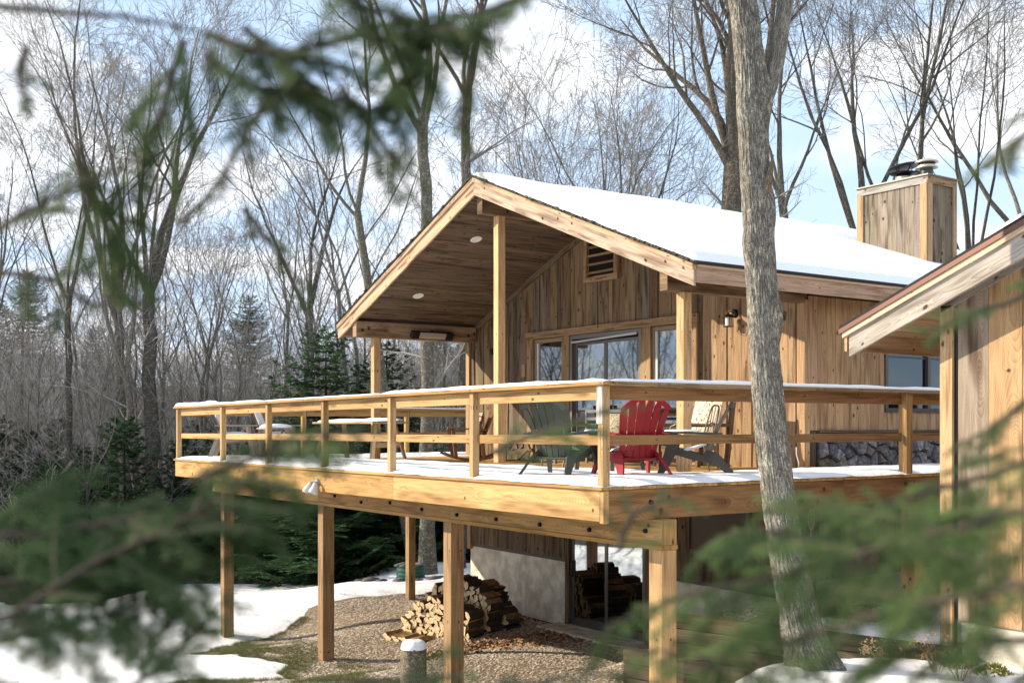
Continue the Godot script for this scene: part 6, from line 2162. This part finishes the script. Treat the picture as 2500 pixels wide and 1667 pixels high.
func hemlock() -> void:
	var list := [
		[[Vector3(0.157, 1.023, -1.165), Vector3(0.243, 1.021, -1.126), Vector3(0.311, 1.020, -1.100), Vector3(0.370, 1.011, -1.080)], 0.02, 0.12, "nearly bare dark twig across the top left corner"],
		[[Vector3(0.366, 1.012, -1.082), Vector3(0.411, 0.985, -1.021), Vector3(0.450, 0.987, -0.965), Vector3(0.486, 0.985, -0.909), Vector3(0.533, 0.984, -0.847)], 0.075, 1, "dense dark bough along the top, below the bare twig's end"],
		[[Vector3(0.350, 0.973, -1.033), Vector3(0.387, 0.953, -1.028), Vector3(0.436, 0.947, -1.015), Vector3(0.493, 0.946, -0.996)], 0.07, 1, "dense dark spray hanging below the top bough at its left end"],
		[[Vector3(0.428, 1.023, -0.919), Vector3(0.466, 1.006, -0.913), Vector3(0.511, 1.000, -0.903), Vector3(0.564, 0.998, -0.887)], 0.07, 1, "bough along the top edge above the leaning tree"],
		[[Vector3(0.286, 0.923, -1.259), Vector3(0.293, 0.870, -1.253), Vector3(0.317, 0.818, -1.237), Vector3(0.333, 0.779, -1.226)], 0.055, 0.9, "spray hanging before the stout forked maple's crown"],
		[[Vector3(0.399, 1.020, -1.060), Vector3(0.438, 0.986, -1.053), Vector3(0.471, 0.973, -1.051), Vector3(0.508, 0.960, -1.046)], 0.06, 0.9, "dark drooping spray under the top bough, left of the gable trees"],
		[[Vector3(0.646, 1.052, -0.830), Vector3(0.591, 1.027, -0.883), Vector3(0.549, 1.011, -0.927), Vector3(0.530, 0.968, -0.955), Vector3(0.518, 0.937, -0.978)], 0.075, 1, "bough hanging from the top edge before the twin trunks"],
		[[Vector3(0.558, 1.020, -0.951), Vector3(0.605, 0.992, -0.960), Vector3(0.615, 0.942, -0.993), Vector3(0.652, 0.884, -1.008)], 0.04, 0.6, "thin drooping spray right of the twin trunks' crowns"],
		[[Vector3(0.466, 0.988, -1.075), Vector3(0.438, 0.956, -1.114), Vector3(0.410, 0.890, -1.154), Vector3(0.384, 0.846, -1.191)], 0.035, 0.6, "slanting spray falling from the top bough towards the left"],
		[[Vector3(0.380, 1.042, -1.194), Vector3(0.364, 0.975, -1.205), Vector3(0.345, 0.913, -1.218), Vector3(0.329, 0.856, -1.229), Vector3(0.318, 0.775, -1.237)], 0.06, 0.75, "long hanging spray down the left quarter of the sky"],
		[[Vector3(0.183, 0.809, -1.268), Vector3(0.235, 0.849, -1.253), Vector3(0.289, 0.881, -1.236), Vector3(0.345, 0.918, -1.218)], 0.055, 0.6, "spray reaching in from the left edge high up"],
		[[Vector3(0.218, 0.998, -1.184), Vector3(0.211, 0.967, -1.189), Vector3(0.222, 0.941, -1.181)], 0.03, 0.5, "small tuft at the left edge near the top"],
		[[Vector3(0.199, 0.796, -1.379), Vector3(0.261, 0.784, -1.316), Vector3(0.305, 0.753, -1.265), Vector3(0.345, 0.755, -1.218)], 0.045, 0.5, "spray at the left edge above the hillside"],
		[[Vector3(0.472, 0.875, -1.253), Vector3(0.497, 0.834, -1.235), Vector3(0.523, 0.793, -1.218), Vector3(0.531, 0.762, -1.212)], 0.03, 0.5, "small bluish tip hanging before the V-forked tree"],
		[[Vector3(0.522, 0.989, -1.097), Vector3(0.553, 0.942, -1.075), Vector3(0.577, 0.894, -1.059), Vector3(0.593, 0.861, -1.048)], 0.045, 0.6, "spray hanging before the leaning tree's arch"],
		[[Vector3(0.142, 0.429, -1.054), Vector3(0.197, 0.456, -1.065), Vector3(0.252, 0.486, -1.076), Vector3(0.314, 0.511, -1.082), Vector3(0.373, 0.538, -1.090), Vector3(0.447, 0.581, -1.087)], 0.085, 0.55, "bough with a long bare grey stem at the lower left"],
		[[Vector3(0.157, 0.509, -1.165), Vector3(0.235, 0.515, -1.142), Vector3(0.305, 0.525, -1.124), Vector3(0.378, 0.528, -1.104), Vector3(0.466, 0.528, -1.075)], 0.075, 1, "dense green bough before the dark understory at the left"],
		[[Vector3(0.149, 0.478, -1.110), Vector3(0.215, 0.469, -1.105), Vector3(0.282, 0.460, -1.100), Vector3(0.366, 0.477, -1.082)], 0.07, 0.9, "dark bough at the left edge above the snowy lawn"],
		[[Vector3(0.368, 0.558, -1.142), Vector3(0.423, 0.580, -1.124), Vector3(0.480, 0.603, -1.106), Vector3(0.542, 0.615, -1.083)], 0.055, 0.9, "green spray crossing the left part of the deck railing"],
		[[Vector3(0.149, 0.411, -1.110), Vector3(0.225, 0.428, -1.098), Vector3(0.296, 0.439, -1.090), Vector3(0.370, 0.440, -1.080)], 0.05, 0.6, "dark spray over the snow at the lower left"],
		[[Vector3(0.250, 0.342, -1.101), Vector3(0.311, 0.367, -1.100), Vector3(0.365, 0.408, -1.104), Vector3(0.417, 0.457, -1.108)], 0.05, 0.55, "upright spray over the snow before the first deck post"],
		[[Vector3(0.273, 0.361, -0.965), Vector3(0.363, 0.367, -0.964), Vector3(0.470, 0.371, -0.950), Vector3(0.587, 0.370, -0.931)], 0.045, 0.75, "bough along the bottom edge below the gravel"],
		[[Vector3(0.438, 0.357, -0.851), Vector3(0.515, 0.375, -0.839), Vector3(0.599, 0.381, -0.822), Vector3(0.681, 0.381, -0.806)], 0.05, 0.8, "bough along the bottom edge below the upright log"],
		[[Vector3(0.715, 0.586, -1.086), Vector3(0.763, 0.606, -1.073), Vector3(0.821, 0.627, -1.054), Vector3(0.902, 0.641, -1.019)], 0.035, 0.5, "spray before the dark green garden chair"],
		[[Vector3(0.774, 0.483, -0.924), Vector3(0.797, 0.515, -0.929), Vector3(0.828, 0.529, -0.928), Vector3(0.868, 0.537, -0.921)], 0.045, 0.9, "small dark spray on the deck's front corner"],
		[[Vector3(0.885, 0.557, -0.485), Vector3(0.863, 0.535, -0.549), Vector3(0.825, 0.508, -0.623), Vector3(0.785, 0.479, -0.699), Vector3(0.733, 0.453, -0.783), Vector3(0.699, 0.416, -0.855)], 0.085, 0.58, "large bough sweeping in from the right below the deck"],
		[[Vector3(0.983, 0.598, -0.539), Vector3(0.951, 0.573, -0.591), Vector3(0.912, 0.551, -0.648), Vector3(0.863, 0.527, -0.712), Vector3(0.843, 0.538, -0.756)], 0.08, 0.65, "dense bough at the right edge level with the side rim"],
		[[Vector3(0.836, 0.499, -0.458), Vector3(0.811, 0.478, -0.535), Vector3(0.781, 0.448, -0.616), Vector3(0.744, 0.411, -0.703), Vector3(0.688, 0.367, -0.802)], 0.08, 0.5, "lowest large bough from the right before the trunk's foot"],
		[[Vector3(0.885, 0.439, -0.485), Vector3(0.860, 0.436, -0.543), Vector3(0.833, 0.418, -0.601), Vector3(0.813, 0.387, -0.656)], 0.06, 0.6, "spray in the lower right corner before the dry stalks"],
		[[Vector3(0.829, 0.347, -0.644), Vector3(0.796, 0.371, -0.708), Vector3(0.758, 0.392, -0.774), Vector3(0.724, 0.394, -0.837)], 0.05, 0.45, "bough rising from the bottom edge before the timbers"],
		[[Vector3(0.946, 0.471, -0.746), Vector3(0.910, 0.501, -0.791), Vector3(0.872, 0.504, -0.837), Vector3(0.845, 0.479, -0.876)], 0.055, 0.6, "spray before the trunk and lower window"],
		[[Vector3(1.131, 0.663, -0.619), Vector3(1.109, 0.640, -0.655), Vector3(1.098, 0.617, -0.683), Vector3(1.081, 0.598, -0.714)], 0.04, 0.7, "small spray at the right edge before the outbuilding wall"],
		[[Vector3(1.278, 0.803, -0.700), Vector3(1.227, 0.767, -0.735), Vector3(1.180, 0.751, -0.768), Vector3(1.137, 0.725, -0.797)], 0.04, 0.4, "thin pale spray before the outbuilding's roof edge"],
		[[Vector3(1.180, 0.975, -0.646), Vector3(1.148, 0.942, -0.668), Vector3(1.125, 0.918, -0.684), Vector3(1.109, 0.901, -0.695)], 0.04, 0.8, "small tuft at the right edge beside the chimney"],
	]
	for k in list.size():
		bough(list[k][0], list[k][1], list[k][2], list[k][3], 700 + k)


func sky() -> void:
	var w := 1024
	var h := 512
	var f := FastNoiseLite.new()
	f.seed = 4
	f.frequency = 1.5
	f.fractal_octaves = 6
	f.fractal_gain = 0.52
	f.domain_warp_enabled = true
	f.domain_warp_amplitude = 0.35
	f.domain_warp_frequency = 1.2
	var im := Image.create(w, h, false, Image.FORMAT_RGBF)
	for y in h:
		var el := PI * (0.5 - (y + 0.5) / h)
		for x in w:
			var az := TAU * (x + 0.5) / w
			var s := maxf(sin(el), 0.0)
			var col := Color(0.55, 0.72, 0.93).lerp(Color(0.42, 0.61, 0.90), pow(s, 0.6))
			if el > 0.0:
				# a flat layer of broken cloud seen from below
				var k := 1.0 / (s + 0.16)
				var n := f.get_noise_3d(cos(az) * cos(el) * k, 0.0, sin(az) * cos(el) * k)
				var c := smoothstep(-0.15, 0.30, n)
				col = col.lerp(Color(1.0, 1.0, 1.02), c * 0.92)
				col = col.lerp(Color(0.92, 0.95, 1.0), 0.35 * exp(-s * 7.0))
			else:
				col = Color(0.6, 0.6, 0.6)
			im.set_pixel(x, y, col)
	var p := PanoramaSkyMaterial.new()
	p.panorama = ImageTexture.create_from_image(im)
	var sk := Sky.new()
	sk.sky_material = p
	var e := Environment.new()
	e.background_mode = Environment.BG_SKY
	e.sky = sk
	e.background_energy_multiplier = 0.86
	e.tonemap_mode = Environment.TONE_MAPPER_LINEAR
	e.tonemap_exposure = 1.6
	e.sdfgi_enabled = true
	e.ssao_enabled = true
	e.ssil_enabled = true
	var we := WorldEnvironment.new()
	we.name = "world_environment"
	we.environment = e
	add_child(we)

func _ready() -> void:
	rng.seed = 7
	noise.seed = 3
	noise.frequency = 0.05
	noise.fractal_octaves = 3
	fine.seed = 9
	fine.frequency = 0.1
	# camera: level, with the lens shifted up as in an architectural photograph
	var cam := Camera3D.new()
	cam.name = "camera"
	cam.projection = Camera3D.PROJECTION_FRUSTUM
	cam.near = 0.05
	cam.far = 600.0
	cam.size = 0.05 * 0.6241
	cam.frustum_offset = Vector2(0, 0.05 * 0.07544)
	cam.position = Vector3(0, 0.62, 0)
	cam.rotation_degrees = Vector3(0, -34.4, 0)
	var at := CameraAttributesPhysical.new()
	at.frustum_focal_length = 35.0
	at.exposure_aperture = 3.4
	at.frustum_focus_distance = 14.0
	cam.attributes = at
	add_child(cam)
	cam.current = true
	sky()
	var sun := DirectionalLight3D.new()
	sun.name = "sun"
	sun.light_energy = 1.55
	sun.light_color = Color(1.0, 0.94, 0.84)
	sun.light_angular_distance = 0.5
	sun.shadow_enabled = true
	add_child(sun)
	sun.look_at_from_position(Vector3.ZERO, Vector3(1.0, -0.68, 1.0))
	materials()
	setting()
	house()
	roof_snow()
	deck()
	deck_snow()
	garage()
	front_tree()
	wood()
	furniture()
	fixtures()
	woodpiles()
	yard()
	hemlock()
